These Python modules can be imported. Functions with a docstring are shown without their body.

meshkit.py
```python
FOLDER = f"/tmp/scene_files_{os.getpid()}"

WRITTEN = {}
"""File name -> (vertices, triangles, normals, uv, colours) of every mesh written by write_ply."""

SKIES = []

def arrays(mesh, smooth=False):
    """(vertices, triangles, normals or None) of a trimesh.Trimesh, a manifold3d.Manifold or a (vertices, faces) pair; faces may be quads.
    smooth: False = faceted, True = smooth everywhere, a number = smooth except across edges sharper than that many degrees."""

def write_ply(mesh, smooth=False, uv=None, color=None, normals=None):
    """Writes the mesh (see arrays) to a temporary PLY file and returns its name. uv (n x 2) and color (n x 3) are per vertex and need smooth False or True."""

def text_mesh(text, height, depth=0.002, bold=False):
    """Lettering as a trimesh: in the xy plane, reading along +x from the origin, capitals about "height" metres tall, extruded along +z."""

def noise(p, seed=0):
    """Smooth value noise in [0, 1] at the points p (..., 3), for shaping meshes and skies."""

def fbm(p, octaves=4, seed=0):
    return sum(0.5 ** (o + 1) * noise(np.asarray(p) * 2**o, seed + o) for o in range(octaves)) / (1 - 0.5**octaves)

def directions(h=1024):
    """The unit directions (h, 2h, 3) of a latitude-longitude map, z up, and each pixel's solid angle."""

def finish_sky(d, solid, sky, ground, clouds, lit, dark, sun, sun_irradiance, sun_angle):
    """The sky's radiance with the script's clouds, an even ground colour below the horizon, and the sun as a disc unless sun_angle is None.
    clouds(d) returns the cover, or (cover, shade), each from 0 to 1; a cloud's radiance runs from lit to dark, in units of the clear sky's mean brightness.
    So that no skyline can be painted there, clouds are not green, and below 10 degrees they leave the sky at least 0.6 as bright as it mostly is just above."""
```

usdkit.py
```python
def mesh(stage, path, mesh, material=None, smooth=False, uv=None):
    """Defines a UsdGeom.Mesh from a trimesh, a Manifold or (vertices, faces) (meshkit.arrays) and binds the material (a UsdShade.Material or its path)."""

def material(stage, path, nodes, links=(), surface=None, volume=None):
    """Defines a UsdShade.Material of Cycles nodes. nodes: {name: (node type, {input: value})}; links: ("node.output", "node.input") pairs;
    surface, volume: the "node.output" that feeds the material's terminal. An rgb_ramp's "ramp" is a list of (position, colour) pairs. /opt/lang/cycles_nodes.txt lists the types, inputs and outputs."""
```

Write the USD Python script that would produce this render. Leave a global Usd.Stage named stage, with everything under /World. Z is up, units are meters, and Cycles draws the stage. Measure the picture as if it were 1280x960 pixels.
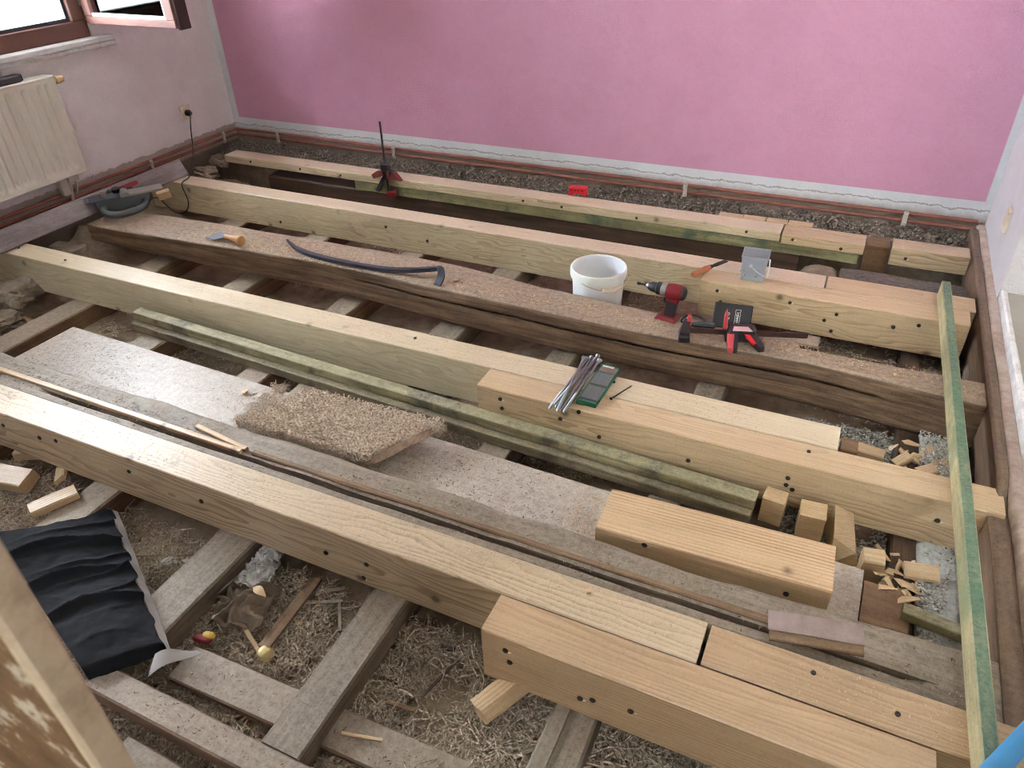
import math, random
import numpy as np, trimesh, manifold3d, usdkit, meshkit
from shapely.geometry import Polygon
from pxr import Usd, UsdGeom, UsdLux, UsdShade, Gf, Sdf

stage = Usd.Stage.CreateInMemory()
UsdGeom.SetStageUpAxis(stage, 'Z')
UsdGeom.Xform.Define(stage, '/World')
random.seed(7)
RG = np.random.default_rng(7)

# ---------------------------------------------------------------- camera, sky, exposure
R = np.array([[0.9061406, 0.42202186, -0.02840349], [0.22014267, -0.52788564, -0.82028895], [-0.36117367, 0.7370443, -0.57124363]])
CAM = np.array([0, 0, 1.46])
cam = UsdGeom.Camera.Define(stage, '/World/camera')
m4 = np.eye(4); m4[0, :3] = R[0]; m4[1, :3] = -R[1]; m4[2, :3] = -R[2]; m4[3, :3] = CAM
cam.AddTransformOp().Set(Gf.Matrix4d(m4.tolist()))
cam.CreateHorizontalApertureAttr(36.0)
cam.CreateFocalLengthAttr(36.0 * 913.7 / 1280)
cam.CreateFStopAttr(7.0)
cam.CreateFocusDistanceAttr(2.6)
cam.CreateExposureAttr(3.5)
sky = UsdLux.DomeLight.Define(stage, '/World/sky')
sky.CreateColorAttr(Gf.Vec3f(0.90, 1.0, 1.10)); sky.CreateIntensityAttr(1.0)

# ---------------------------------------------------------------- helpers
used = {}
def numbered(parent, name):
    k = (parent, name); used[k] = used.get(k, -1) + 1
    return f'{parent}/{name}' + (f'_{used[k]:03d}' if used[k] else '')
def tag(prim, label=None, cat=None, group=None, kind=None):
    for a, b in (('label', label), ('category', cat), ('group', group), ('kind', kind)):
        if b: prim.SetCustomDataByKey(a, b)
    return prim
def frame(o, x=(1, 0, 0), up=(0, 0, 1)):
    x = np.asarray(x, float); x = x / np.linalg.norm(x); z = np.asarray(up, float); z = z - x * (z @ x); z /= np.linalg.norm(z); y = np.cross(z, x)
    m = np.eye(4); m[0, :3], m[1, :3], m[2, :3], m[3, :3] = x, y, z, o
    return m
def thing(name, label, cat, o=(0, 0, 0), x=(1, 0, 0), up=(0, 0, 1), group=None, kind=None):
    p = numbered('/World', name); X = UsdGeom.Xform.Define(stage, p)
    X.AddTransformOp().Set(Gf.Matrix4d(frame(o, x, up).tolist()))
    tag(X.GetPrim(), label, cat, group, kind); return p
def part(parent, name, mesh, mat, smooth=35, label=None, kind=None):
    p = numbered(parent, name); m = usdkit.mesh(stage, p, mesh, mat, smooth)
    tag(m.GetPrim(), label, None, None, kind); return p
def solo(name, mesh, mat, label, cat, o=(0, 0, 0), x=(1, 0, 0), up=(0, 0, 1), group=None, kind=None, smooth=35):
    p = numbered('/World', name); m = usdkit.mesh(stage, p, mesh, mat, smooth)
    m.AddTransformOp().Set(Gf.Matrix4d(frame(o, x, up).tolist())); tag(m.GetPrim(), label, cat, group, kind); return p
def copy_of(src, o, x=(1, 0, 0), up=(0, 0, 1), label=None):
    s = stage.GetPrimAtPath(src); was = s.GetCustomData(); name = src.split('/')[-1].split('_0')[0]
    p = numbered('/World', name); X = UsdGeom.Xform.Define(stage, p)
    X.GetPrim().GetReferences().AddInternalReference(Sdf.Path(src)); X.ClearXformOpOrder()
    X.AddTransformOp().Set(Gf.Matrix4d(frame(o, x, up).tolist())) if not X.GetPrim().HasAttribute('xformOp:transform') else X.GetPrim().GetAttribute('xformOp:transform').Set(Gf.Matrix4d(frame(o, x, up).tolist()))
    X.GetPrim().CreateAttribute('xformOpOrder', Sdf.ValueTypeNames.TokenArray, False, Sdf.VariabilityUniform).Set(['xformOp:transform'])
    X.GetPrim().SetInstanceable(True)
    tag(X.GetPrim(), label or was.get('label'), was.get('category'), was.get('group')); return p

def box(x0, x1, y0, y1, z0, z1, c=0.0):
    if c <= 0:
        m = trimesh.creation.box([x1 - x0, y1 - y0, z1 - z0]); m.apply_translation([(x0 + x1) / 2, (y0 + y1) / 2, (z0 + z1) / 2]); return m
    pts = []
    for a, sa in ((x0, 1), (x1, -1)):
        for b, sb in ((y0, 1), (y1, -1)):
            for d, sd in ((z0, 1), (z1, -1)):
                pts += [(a, b + sb * c, d + sd * c), (a + sa * c, b, d + sd * c), (a + sa * c, b + sb * c, d)]
    return trimesh.convex.convex_hull(np.array(pts))
def hull(pts): return trimesh.convex.convex_hull(np.asarray(pts, float))
def cat(*ms): return trimesh.util.concatenate(list(ms))
def lathe(prof, n=24): return trimesh.creation.revolve(np.array(prof, float), sections=n)
def lathe_x(prof, n=24):
    m = lathe([(r, h) for h, r in prof], n); m.apply_transform(np.array([[0, 0, 1, 0], [1, 0, 0, 0], [0, 1, 0, 0], [0, 0, 0, 1.0]])); return m
def tube(pts, r, n=8):
    pts = np.asarray(pts, float); k = len(pts); r = np.broadcast_to(r, k)
    t = np.gradient(pts, axis=0); t /= np.linalg.norm(t, axis=1, keepdims=True)
    ref = np.array([0, 0, 1.0]) if abs(t[0, 2]) < .9 else np.array([1.0, 0, 0]); V = []
    a = np.cross(t[0], ref); a /= np.linalg.norm(a)
    for i in range(k):
        a = a - t[i] * (a @ t[i]); a /= np.linalg.norm(a); b = np.cross(t[i], a)
        th = np.arange(n) * 2 * np.pi / n
        V.append(pts[i] + r[i] * (np.cos(th)[:, None] * a + np.sin(th)[:, None] * b))
    V = np.vstack(V + [pts[:1], pts[-1:]]); F = []
    for i in range(k - 1):
        for j in range(n):
            p, q = i * n + j, i * n + (j + 1) % n
            F += [(p, q, q + n), (p, q + n, p + n)]
    c0, c1 = k * n, k * n + 1
    for j in range(n): F += [(c0, (j + 1) % n, j), (c1, (k - 1) * n + j, (k - 1) * n + (j + 1) % n)]
    m = trimesh.Trimesh(V, F, process=False)
    m.fix_normals(); return m
def fillet(pts, r=.04, k=5):
    pts = [np.array(p, float) for p in pts]; out = [pts[0]]
    for a, b, c in zip(pts[:-2], pts[1:-1], pts[2:]):
        p, q = b + (a - b) / np.linalg.norm(a - b) * r, b + (c - b) / np.linalg.norm(c - b) * r
        out += [p * (1 - t) ** 2 + 2 * b * t * (1 - t) + q * t * t for t in np.linspace(0, 1, k)]
    return np.array(out + [pts[-1]])
def smoothpath(pts, n=24):
    from scipy.interpolate import CubicSpline
    pts = np.asarray(pts, float); d = np.r_[0, np.cumsum(np.linalg.norm(np.diff(pts, axis=0), axis=1))]
    return CubicSpline(d, pts)(np.linspace(0, d[-1], n))
def ribbon(pts, w, h, up=(0, 0, 1)):
    """flat bar of width w and thickness h swept along pts"""
    pts = np.asarray(pts, float); t = np.gradient(pts, axis=0); t /= np.linalg.norm(t, axis=1, keepdims=True); w = np.broadcast_to(w, len(pts)); h = np.broadcast_to(h, len(pts))
    V, F = [], []
    side = None
    for i, p in enumerate(pts):
        s = np.cross(np.asarray(up, float), t[i])
        if np.linalg.norm(s) < .2: s = side
        s = s / np.linalg.norm(s); side = s; u = np.cross(t[i], s)
        V += [p + s * w[i] / 2 + u * h[i] / 2, p - s * w[i] / 2 + u * h[i] / 2, p - s * w[i] / 2 - u * h[i] / 2, p + s * w[i] / 2 - u * h[i] / 2]
    for i in range(len(pts) - 1):
        for j in range(4):
            a, b = i * 4 + j, i * 4 + (j + 1) % 4
            F += [(a, b, b + 4), (a, b + 4, a + 4)]
    e = (len(pts) - 1) * 4
    F += [(0, 2, 1), (0, 3, 2), (e, e + 1, e + 2), (e, e + 2, e + 3)]
    m = trimesh.Trimesh(V, F, process=False); m.fix_normals(); return m
def noise3(p, f, seed=0, o=3): return meshkit.fbm(np.asarray(p) * f + 50 + seed * 7.3, o, seed) - .5
def rough_beam(L, W, H, amp=.0006, seed=0, step=.06, c=.003, n=2, freq=14, groove=None, warp=None):
    """a timber: x 0..L, y 0..W, z 0..H, its faces uneven by amp; groove = (side, position, depth, x0, x1)"""
    c = min(c, W * .3, H * .3)
    sec, gi = [], []
    def side(a, b):
        for t in np.linspace(0, 1, n + 1): sec.append((a[0] + (b[0] - a[0]) * t, a[1] + (b[1] - a[1]) * t))
    def split(a, b, s):
        if groove and groove[0] == s:
            q = groove[1]
            gw = .0045 if s == 'front' else .009
            if s == 'front': p0, p1, inn = (0, q + gw), (0, q - gw), (1, .0)
            else: p0, p1, inn = (q + gw, H), (q - gw, H), (0, -1)
            side(a, p0); gi.append((len(sec), inn)); sec.append((p0[0], p0[1] - (.012 if s == 'front' else 0))); gi.append((len(sec), inn)); sec.append((p1[0], p1[1] - (.03 if s == 'front' else 0))); side(p1, b)
        else: side(a, b)
    side((c, 0), (W - c, 0)); side((W, c), (W, H - c)); split((W - c, H), (c, H), 'top'); split((0, H - c), (0, c), 'front')
    S = np.array(sec); k = len(S); nx = max(2, int(round(L / step)) + 1); xs = np.linspace(0, L, nx)
    V = np.zeros((nx, k, 3)); V[:, :, 0] = xs[:, None]; V[:, :, 1:] = S[None]
    for i, inn in gi:
        dep = groove[2] * np.clip((xs - groove[3]) / .15, 0, 1) * np.clip((groove[4] - xs) / .15, 0, 1)
        V[:, i, 1] += inn[0] * dep; V[:, i, 2] += inn[1] * dep
    cen = np.array([0, W / 2, H / 2]); out = (S - cen[1:]) / np.array([W / 2, H / 2]); out = np.sign(out) * np.abs(out) ** 6; out /= np.maximum(np.linalg.norm(out, axis=1, keepdims=True), 1e-6)
    dsp = noise3(V.reshape(-1, 3) * [.35, 1, 1], freq, seed).reshape(nx, k) * 2 * amp
    V[:, :, 1:] += out[None] * dsp[:, :, None]
    V[0, :, 0] += noise3(V[0], 30, seed + 1) * amp * 2; V[-1, :, 0] += noise3(V[-1], 30, seed + 2) * amp * 2
    F = []
    for i in range(nx - 1):
        for j in range(k):
            a, b = i * k + j, i * k + (j + 1) % k
            F += [(a, b + k, b), (a, a + k, b + k)]
    V = np.vstack([V.reshape(-1, 3), [[0, W / 2, H / 2], [L, W / 2, H / 2]]]); c0, c1 = nx * k, nx * k + 1
    for j in range(k): F += [(c0, j, (j + 1) % k), (c1, (nx - 1) * k + (j + 1) % k, (nx - 1) * k + j)]
    if warp is not None: V = warp(V)
    m = trimesh.Trimesh(V, F, process=False); m.fix_normals(); return m
def rock(sx, sy, sz, seed, sub=2, amp=.25):
    m = trimesh.creation.icosphere(sub); v = m.vertices; q = np.abs(v) ** .75 * np.sign(v); q *= (1 + amp * 2 * noise3(v, 1.6, seed, 3) + amp * .8 * noise3(v, 5, seed + 3, 3))[:, None]
    m.vertices = q * [sx, sy, sz]; return m
def chunk(sx, sy, sz, seed, k=14):
    r = np.random.default_rng(seed); return hull(r.uniform(-1, 1, (k, 3)) * [sx / 2, sy / 2, sz / 2])
def sheet(fn, nu, nv, th=.002):
    """two-sided thin sheet from fn(u,v)->(x,y,z)"""
    u, v = np.meshgrid(np.linspace(0, 1, nu), np.linspace(0, 1, nv), indexing='ij'); P = fn(u, v); V = P.reshape(-1, 3)
    idx = np.arange(nu * nv).reshape(nu, nv); F = []
    a, b, c, d = idx[:-1, :-1].ravel(), idx[1:, :-1].ravel(), idx[1:, 1:].ravel(), idx[:-1, 1:].ravel()
    F = np.vstack([np.c_[a, b, c], np.c_[a, c, d]]); t = trimesh.Trimesh(V, F, process=False); N = t.vertex_normals; N = N * np.sign(N[:, 2].sum() or 1)
    V2 = V - N * th; nV = len(V); ring = np.r_[idx[:, 0], idx[-1, 1:], idx[-2::-1, -1], idx[0, -2:0:-1]]
    E = []
    for i in range(len(ring)): p, q = ring[i], ring[(i + 1) % len(ring)]; E += [(p, q, q + nV), (p, q + nV, p + nV)]
    m = trimesh.Trimesh(np.vstack([V, V2]), np.vstack([F, F[:, ::-1] + nV, E]), process=False); m.fix_normals(); return m

# ---------------------------------------------------------------- materials
LK = '/World/Looks/'
def mat(name, nodes, links, surface='p.BSDF'): return usdkit.material(stage, LK + name, nodes, links, surface=surface)
def srgb(r, g, b):
    f = lambda c: (c / 255 / 12.92) if c / 255 <= .04045 else ((c / 255 + .055) / 1.055) ** 2.4
    return (f(r), f(g), f(b))
def plain(name, col, rough=.5, metal=0, spec=.5, bump=0, bscale=60, var=.12, **kw):
    c = np.array(col); n = {'tc': ('texture_coordinate', {}), 'n': ('noise_texture', {'scale': 9, 'detail': 5, 'roughness': .65}),
        'r': ('rgb_ramp', {'ramp': [(.3, tuple(c * (1 - var))), (.7, tuple(np.minimum(c * (1 + var), 1)))]}),
        'p': ('principled_bsdf', {'roughness': rough, 'metallic': metal, 'specular_ior_level': spec, **kw})}
    l = [('tc.object', 'n.vector'), ('n.fac', 'r.fac'), ('r.color', 'p.base_color')]
    if bump:
        n['nb'] = ('noise_texture', {'scale': bscale, 'detail': 4}); n['b'] = ('bump', {'strength': 1.0, 'distance': bump})
        l += [('tc.object', 'nb.vector'), ('nb.fac', 'b.height'), ('b.normal', 'p.normal')]
    return mat(name, n, l)
def dusty(n, l, src, dust, lo, hi, scale=26, spk=1.0):
    """dust lying on upward faces, in patches"""
    n.update({'g': ('geometry', {}), 'sz': ('separate_xyz', {}), 'mz': ('map_range', {'from_min': .55, 'from_max': .9, 'to_min': 0, 'to_max': 1, 'clamp': True}),
        'dn': ('noise_texture', {'scale': scale, 'detail': 8, 'roughness': .75}), 'dr': ('map_range', {'from_min': .32, 'from_max': .66, 'to_min': lo, 'to_max': hi, 'clamp': True}),
        'dm': ('math', {'math_type': 'multiply'}), 'dmix': ('mix_color', {'b': dust}), 'sp': ('noise_texture', {'scale': 150, 'detail': 3, 'roughness': .7}), 'spr': ('rgb_ramp', {'ramp': [(.3, (.62, .6, .57)), (.44, (.98, .98, .98)), (.6, (1.03, 1.03, 1.02)), (.72, (1.22, 1.2, 1.16))]}), 'spm': ('mix_color', {'blend_type': 'multiply', 'fac': spk})})
    l += [('g.normal', 'sz.vector'), ('sz.z', 'mz.value'), ('g.position', 'dn.vector'), ('dn.fac', 'dr.value'), ('mz.result', 'dm.value1'), ('dr.result', 'dm.value2'), ('dm.value', 'dmix.fac'), (src, 'dmix.a'), ('dmix.result', 'spm.a'), ('g.position', 'sp.vector'), ('sp.fac', 'spr.fac'), ('spr.color', 'spm.b'), ('spm.result', 'p.base_color')]
def wood_new(name, pith=(0, .05, -.1), light=srgb(226, 196, 150), dark=srgb(186, 142, 92), ring=.007, dust=srgb(236, 214, 190), d=(0, .55), wob=.02, knots=True, xs=.05):
    n = {'tc': ('texture_coordinate', {}), 'm1': ('mapping', {'scale': (1.1, 5, 5), 'location': tuple(np.array(pith) * 9)}), 'n1': ('noise_texture', {'scale': 1.4, 'detail': 3, 'roughness': .55}),
        'v1': ('vector_math', {'math_type': 'subtract', 'vector2': (.5, .5, .5)}), 'v2': ('vector_math', {'math_type': 'scale', 'scale': wob * 2.4}),
        'm2': ('mapping', {'scale': (xs, 1, 1), 'location': pith}), 'v3': ('vector_math', {'math_type': 'add'}),
        'w': ('wave_texture', {'wave_type': 'rings', 'rings_direction': 'x', 'profile': 'saw', 'scale': 2 * math.pi / 20 / ring, 'distortion': .6, 'detail': 2, 'detail_scale': .5}),
        'r': ('rgb_ramp', {'ramp': [(0, light), (.5, tuple(.7 * np.array(light) + .3 * np.array(dark))), (.86, dark), (.97, dark), (1, light)]}),
        'm3': ('mapping', {'scale': (5, 160, 160)}), 'n2': ('noise_texture', {'scale': 1, 'detail': 3}), 'r2': ('rgb_ramp', {'ramp': [(.3, (.84, .82, .8)), (.7, (1.06, 1.06, 1.06))]}), 'mul': ('mix_color', {'blend_type': 'multiply', 'fac': 1.0}),
        'n4': ('noise_texture', {'scale': 2.2, 'detail': 4}), 'r4': ('rgb_ramp', {'ramp': [(.35, (.86, .84, .8)), (.65, (1.08, 1.06, 1.04))]}), 'mul2': ('mix_color', {'blend_type': 'multiply', 'fac': 1.0}),
        'k': ('voronoi_texture', {'scale': 5.5}), 'kr': ('rgb_ramp', {'ramp': [(0, (1, 1, 1)), (.05, (1, 1, 1)), (.085, (.35, .35, .35)), (.13, (0, 0, 0))]}), 'kc': ('mix_color', {'b': tuple(np.array(dark) * .42)}),
        'm6': ('mapping', {'scale': (1.4, 11, 11)}), 'n6': ('noise_texture', {'scale': 1, 'detail': 3}), 'r6': ('map_range', {'from_min': .35, 'from_max': .65, 'to_min': .15, 'to_max': 1, 'clamp': True}), 'cm': ('mix_color', {'a': tuple(.8 * np.array(light) + .2 * np.array(dark))}),
        'b': ('bump', {'strength': .25, 'distance': .0015}), 'p': ('principled_bsdf', {'roughness': .37, 'specular_ior_level': .62})}
    l = [('tc.object', 'm1.vector'), ('m1.vector', 'n1.vector'), ('n1.color', 'v1.vector1'), ('v1.vector', 'v2.vector1'), ('tc.object', 'm2.vector'), ('m2.vector', 'v3.vector1'), ('v2.vector', 'v3.vector2'), ('v3.vector', 'w.vector'), ('w.fac', 'r.fac'),
        ('tc.object', 'm3.vector'), ('m3.vector', 'n2.vector'), ('n2.fac', 'r2.fac'), ('tc.object', 'm6.vector'), ('m6.vector', 'n6.vector'), ('n6.fac', 'r6.value'), ('r6.result', 'cm.fac'), ('r.color', 'cm.b'), ('cm.result', 'mul.a'), ('r2.color', 'mul.b'), ('tc.object', 'n4.vector'), ('n4.fac', 'r4.fac'), ('mul.result', 'mul2.a'), ('r4.color', 'mul2.b'),
        ('tc.object', 'k.vector'), ('k.distance', 'kr.fac'), ('mul2.result', 'kc.a'), ('n2.fac', 'b.height'), ('b.normal', 'p.normal')]
    if knots: l.append(('kr.color', 'kc.fac'))
    else: n['kc'][1]['fac'] = 0.0
    dusty(n, l, 'kc.result', dust, d[0], d[1], 70, .5)
    return mat(name, n, l)
def wood_old(name, dark, mid, light, dust=srgb(176, 156, 140), d=(.1, .8), xs=3.0, fine=70, rough=.55, bump=.0016, stain=None, spec=.45):
    n = {'tc': ('texture_coordinate', {}), 'm': ('mapping', {'scale': (xs, fine, fine)}), 'n': ('noise_texture', {'scale': 1, 'detail': 7, 'roughness': .65, 'distortion': .4}),
        'r': ('rgb_ramp', {'ramp': [(.25, dark), (.5, mid), (.75, light)]}), 'n4': ('noise_texture', {'scale': 4, 'detail': 6, 'roughness': .7}), 'r4': ('rgb_ramp', {'ramp': [(.3, (.62, .6, .58)), (.62, (1.12, 1.1, 1.08))]}), 'mul': ('mix_color', {'blend_type': 'multiply', 'fac': 1.0}),
        'b': ('bump', {'strength': .8, 'distance': bump}), 'p': ('principled_bsdf', {'roughness': rough, 'specular_ior_level': spec})}
    l = [('tc.object', 'm.vector'), ('m.vector', 'n.vector'), ('n.fac', 'r.fac'), ('tc.object', 'n4.vector'), ('n4.fac', 'r4.fac'), ('r.color', 'mul.a'), ('r4.color', 'mul.b'), ('n.fac', 'b.height'), ('b.normal', 'p.normal')]
    src = 'mul.result'
    if stain:
        n.update({'n5': ('noise_texture', {'scale': 5.5, 'detail': 5, 'roughness': .6}), 'r5': ('map_range', {'from_min': .5, 'from_max': .62, 'to_min': 0, 'to_max': .85, 'clamp': True}), 'st': ('mix_color', {'b': stain})})
        l += [('tc.object', 'n5.vector'), ('n5.fac', 'r5.value'), ('r5.result', 'st.fac'), (src, 'st.a')]; src = 'st.result'
    dusty(n, l, src, dust, d[0], d[1], 55)
    return mat(name, n, l)
def island(name, cols, rough=.8):
    return mat(name, {'g': ('geometry', {}), 'n': ('noise_texture', {'scale': 130, 'detail': 1}), 'mr': ('map_range', {'from_min': .28, 'from_max': .72, 'to_min': 0, 'to_max': 1, 'clamp': True}), 'r': ('rgb_ramp', {'ramp': cols}), 'p': ('principled_bsdf', {'roughness': rough, 'specular_ior_level': .2})}, [('g.position', 'n.vector'), ('n.fac', 'mr.value'), ('mr.result', 'r.fac'), ('r.color', 'p.base_color')])
def mottled(name, cols, scale=14, bump=.004, bscale=90, rough=.9):
    return mat(name, {'tc': ('texture_coordinate', {}), 'n': ('noise_texture', {'scale': scale, 'detail': 8, 'roughness': .72}), 'r': ('rgb_ramp', {'ramp': cols}), 'nb': ('noise_texture', {'scale': bscale, 'detail': 6, 'roughness': .7}),
        'b': ('bump', {'strength': 1.0, 'distance': bump}), 'p': ('principled_bsdf', {'roughness': rough, 'specular_ior_level': .15})},
        [('tc.object', 'n.vector'), ('n.fac', 'r.fac'), ('r.color', 'p.base_color'), ('tc.object', 'nb.vector'), ('nb.fac', 'b.height'), ('b.normal', 'p.normal')])

S = srgb
M = {}
M['new_a'] = wood_new('new_wood_a', (0, -.10, -.09), S(216, 202, 170), S(178, 158, 122), ring=.009, dust=S(226, 204, 182), d=(.15, .75), wob=.05)
M['new_b'] = wood_new('new_wood_b', (0, -.09, -.11), S(212, 190, 154), S(172, 144, 108), ring=.009, wob=.035, dust=S(210, 182, 146), d=(.1, .6))
M['new_c'] = wood_new('new_wood_c', (0, -.12, -.085), S(212, 192, 158), S(144, 118, 88), ring=.009, wob=.03, dust=S(214, 192, 160), d=(.1, .7), xs=.02)
M['new_d'] = wood_new('new_wood_d', (0, -.2, .08), S(200, 172, 134), S(166, 132, 94), ring=.007, wob=.02, dust=S(200, 172, 142), d=(0, .35), xs=.02, knots=False)
M['new_e'] = wood_new('new_wood_e', (0, .4, -.06), S(226, 198, 156), S(172, 130, 90), ring=.012, wob=.007, dust=S(230, 208, 174), d=(0, .2), xs=.02)
M['white_wood'] = wood_new('pale_wood', (0, -.09, -.10), S(220, 210, 180), S(198, 184, 148), ring=.012, wob=.05, dust=S(218, 198, 168), d=(.15, .75))
M['cut_wood'] = wood_new('fresh_cut_wood', (.1, .04, -.02), S(212, 186, 146), S(186, 152, 110), ring=.006, wob=.02, d=(0, .2), knots=False, xs=.6)
M['old_joist'] = wood_old('old_joist_wood', S(52, 40, 30), S(116, 94, 74), S(160, 136, 110), dust=S(190, 170, 148), d=(.1, .85), fine=55, xs=2.2)
M['old_flat'] = wood_old('old_grey_wood', S(72, 60, 48), S(122, 108, 90), S(158, 144, 124), dust=S(164, 152, 134), d=(.05, .75), fine=70)
M['old_dark'] = wood_old('old_dark_wood', S(44, 34, 28), S(74, 58, 46), S(98, 78, 62), dust=S(120, 100, 84), d=(0, .4), fine=45)
M['batten'] = wood_old('dusty_batten_wood', S(78, 58, 42), S(124, 98, 74), S(152, 126, 100), dust=S(176, 164, 146), d=(.3, .9), fine=60)
M['plank'] = wood_old('dusty_plank', S(120, 98, 78), S(154, 130, 104), S(178, 156, 130), dust=S(200, 192, 180), d=(.25, .98), fine=40, rough=.42, spec=.6)
M['board_brown'] = wood_old('brown_board', S(92, 70, 50), S(132, 104, 76), S(156, 128, 98), dust=S(150, 126, 100), d=(0, .5), fine=40)
M['grey_paint_wood'] = wood_old('grey_painted_wood', S(104, 98, 98), S(138, 130, 130), S(158, 150, 150), dust=S(164, 156, 154), d=(0, .5), fine=30, bump=.001)
M['treated'] = wood_old('green_treated_wood', S(98, 90, 66), S(148, 140, 104), S(180, 172, 136), dust=S(196, 190, 160), d=(0, .6), fine=50, stain=S(70, 66, 56))
M['treated_grey'] = wood_old('weathered_treated_batten', S(80, 72, 58), S(128, 118, 92), S(160, 150, 118), dust=S(170, 160, 132), d=(0, .6), fine=50, stain=S(84, 74, 62))
M['treated_dk'] = wood_old('green_treated_board', S(92, 88, 62), S(136, 132, 94), S(160, 154, 114), dust=S(170, 160, 126), d=(0, .4), fine=40, stain=S(76, 90, 70))
M['green_batten'] = wood_old('teal_stained_batten', S(150, 142, 104), S(184, 174, 134), S(204, 194, 154), dust=S(66, 106, 90), d=(.55, .95), fine=40, stain=S(140, 146, 110))
M['brown_sill'] = wood_old('reddish_brown_sill_wood', S(70, 52, 40), S(112, 90, 72), S(138, 116, 96), dust=S(142, 126, 108), d=(0, .6), fine=40)
M['mouldy'] = wood_old('black_mouldy_wood', S(34, 30, 26), S(66, 58, 50), S(96, 88, 78), dust=S(150, 142, 132), d=(0, .6), fine=20, xs=8, stain=S(22, 20, 18))
def wall_material(name, base, extra=None):
    n = {'g': ('geometry', {}), 'nb': ('noise_texture', {'scale': 120, 'detail': 3, 'roughness': .6}), 'nb2': ('noise_texture', {'scale': 210, 'detail': 4}), 'ad': ('math', {'math_type': 'add'}), 'b': ('bump', {'strength': 1.0, 'distance': .007}),
        'n': ('noise_texture', {'scale': 5, 'detail': 6, 'roughness': .7}), 'r': ('rgb_ramp', {'ramp': [(.3, tuple(np.array(base) * .93)), (.7, tuple(np.minimum(np.array(base) * 1.05, 1)))]}),
        'p': ('principled_bsdf', {'roughness': .45, 'specular_ior_level': .5}), 'sx': ('separate_xyz', {}), 'n6': ('noise_texture', {'scale': 16, 'detail': 6, 'roughness': .7}), 'n7': ('math', {'math_type': 'multiply_add', 'value2': .05, 'value3': -.025})}
    l = [('g.position', 'nb.vector'), ('g.position', 'nb2.vector'), ('nb.fac', 'ad.value1'), ('nb2.fac', 'ad.value2'), ('ad.value', 'b.height'), ('b.normal', 'p.normal'), ('g.position', 'n.vector'), ('n.fac', 'r.fac'), ('g.position', 'sx.vector'), ('g.position', 'n6.vector'), ('n6.fac', 'n7.value1')]
    src = extra(n, l) if extra else 'r.color'
    l.append((src, 'p.base_color')); return mat(name, n, l)
def step(n, l, key, a, lo, hi, wob=True):
    """1 where coordinate a runs from below lo to above hi"""
    n[key + 'a'] = ('math', {'math_type': 'add', 'value2': 0.0}); n[key] = ('map_range', {'from_min': lo, 'from_max': hi, 'to_min': 0, 'to_max': 1, 'clamp': True})
    l += [(a, key + 'a.value1'), (key + 'a.value', key + '.value')]
    if wob: l.append(('n7.result' if False else 'n7.value', key + 'a.value2'))
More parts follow.
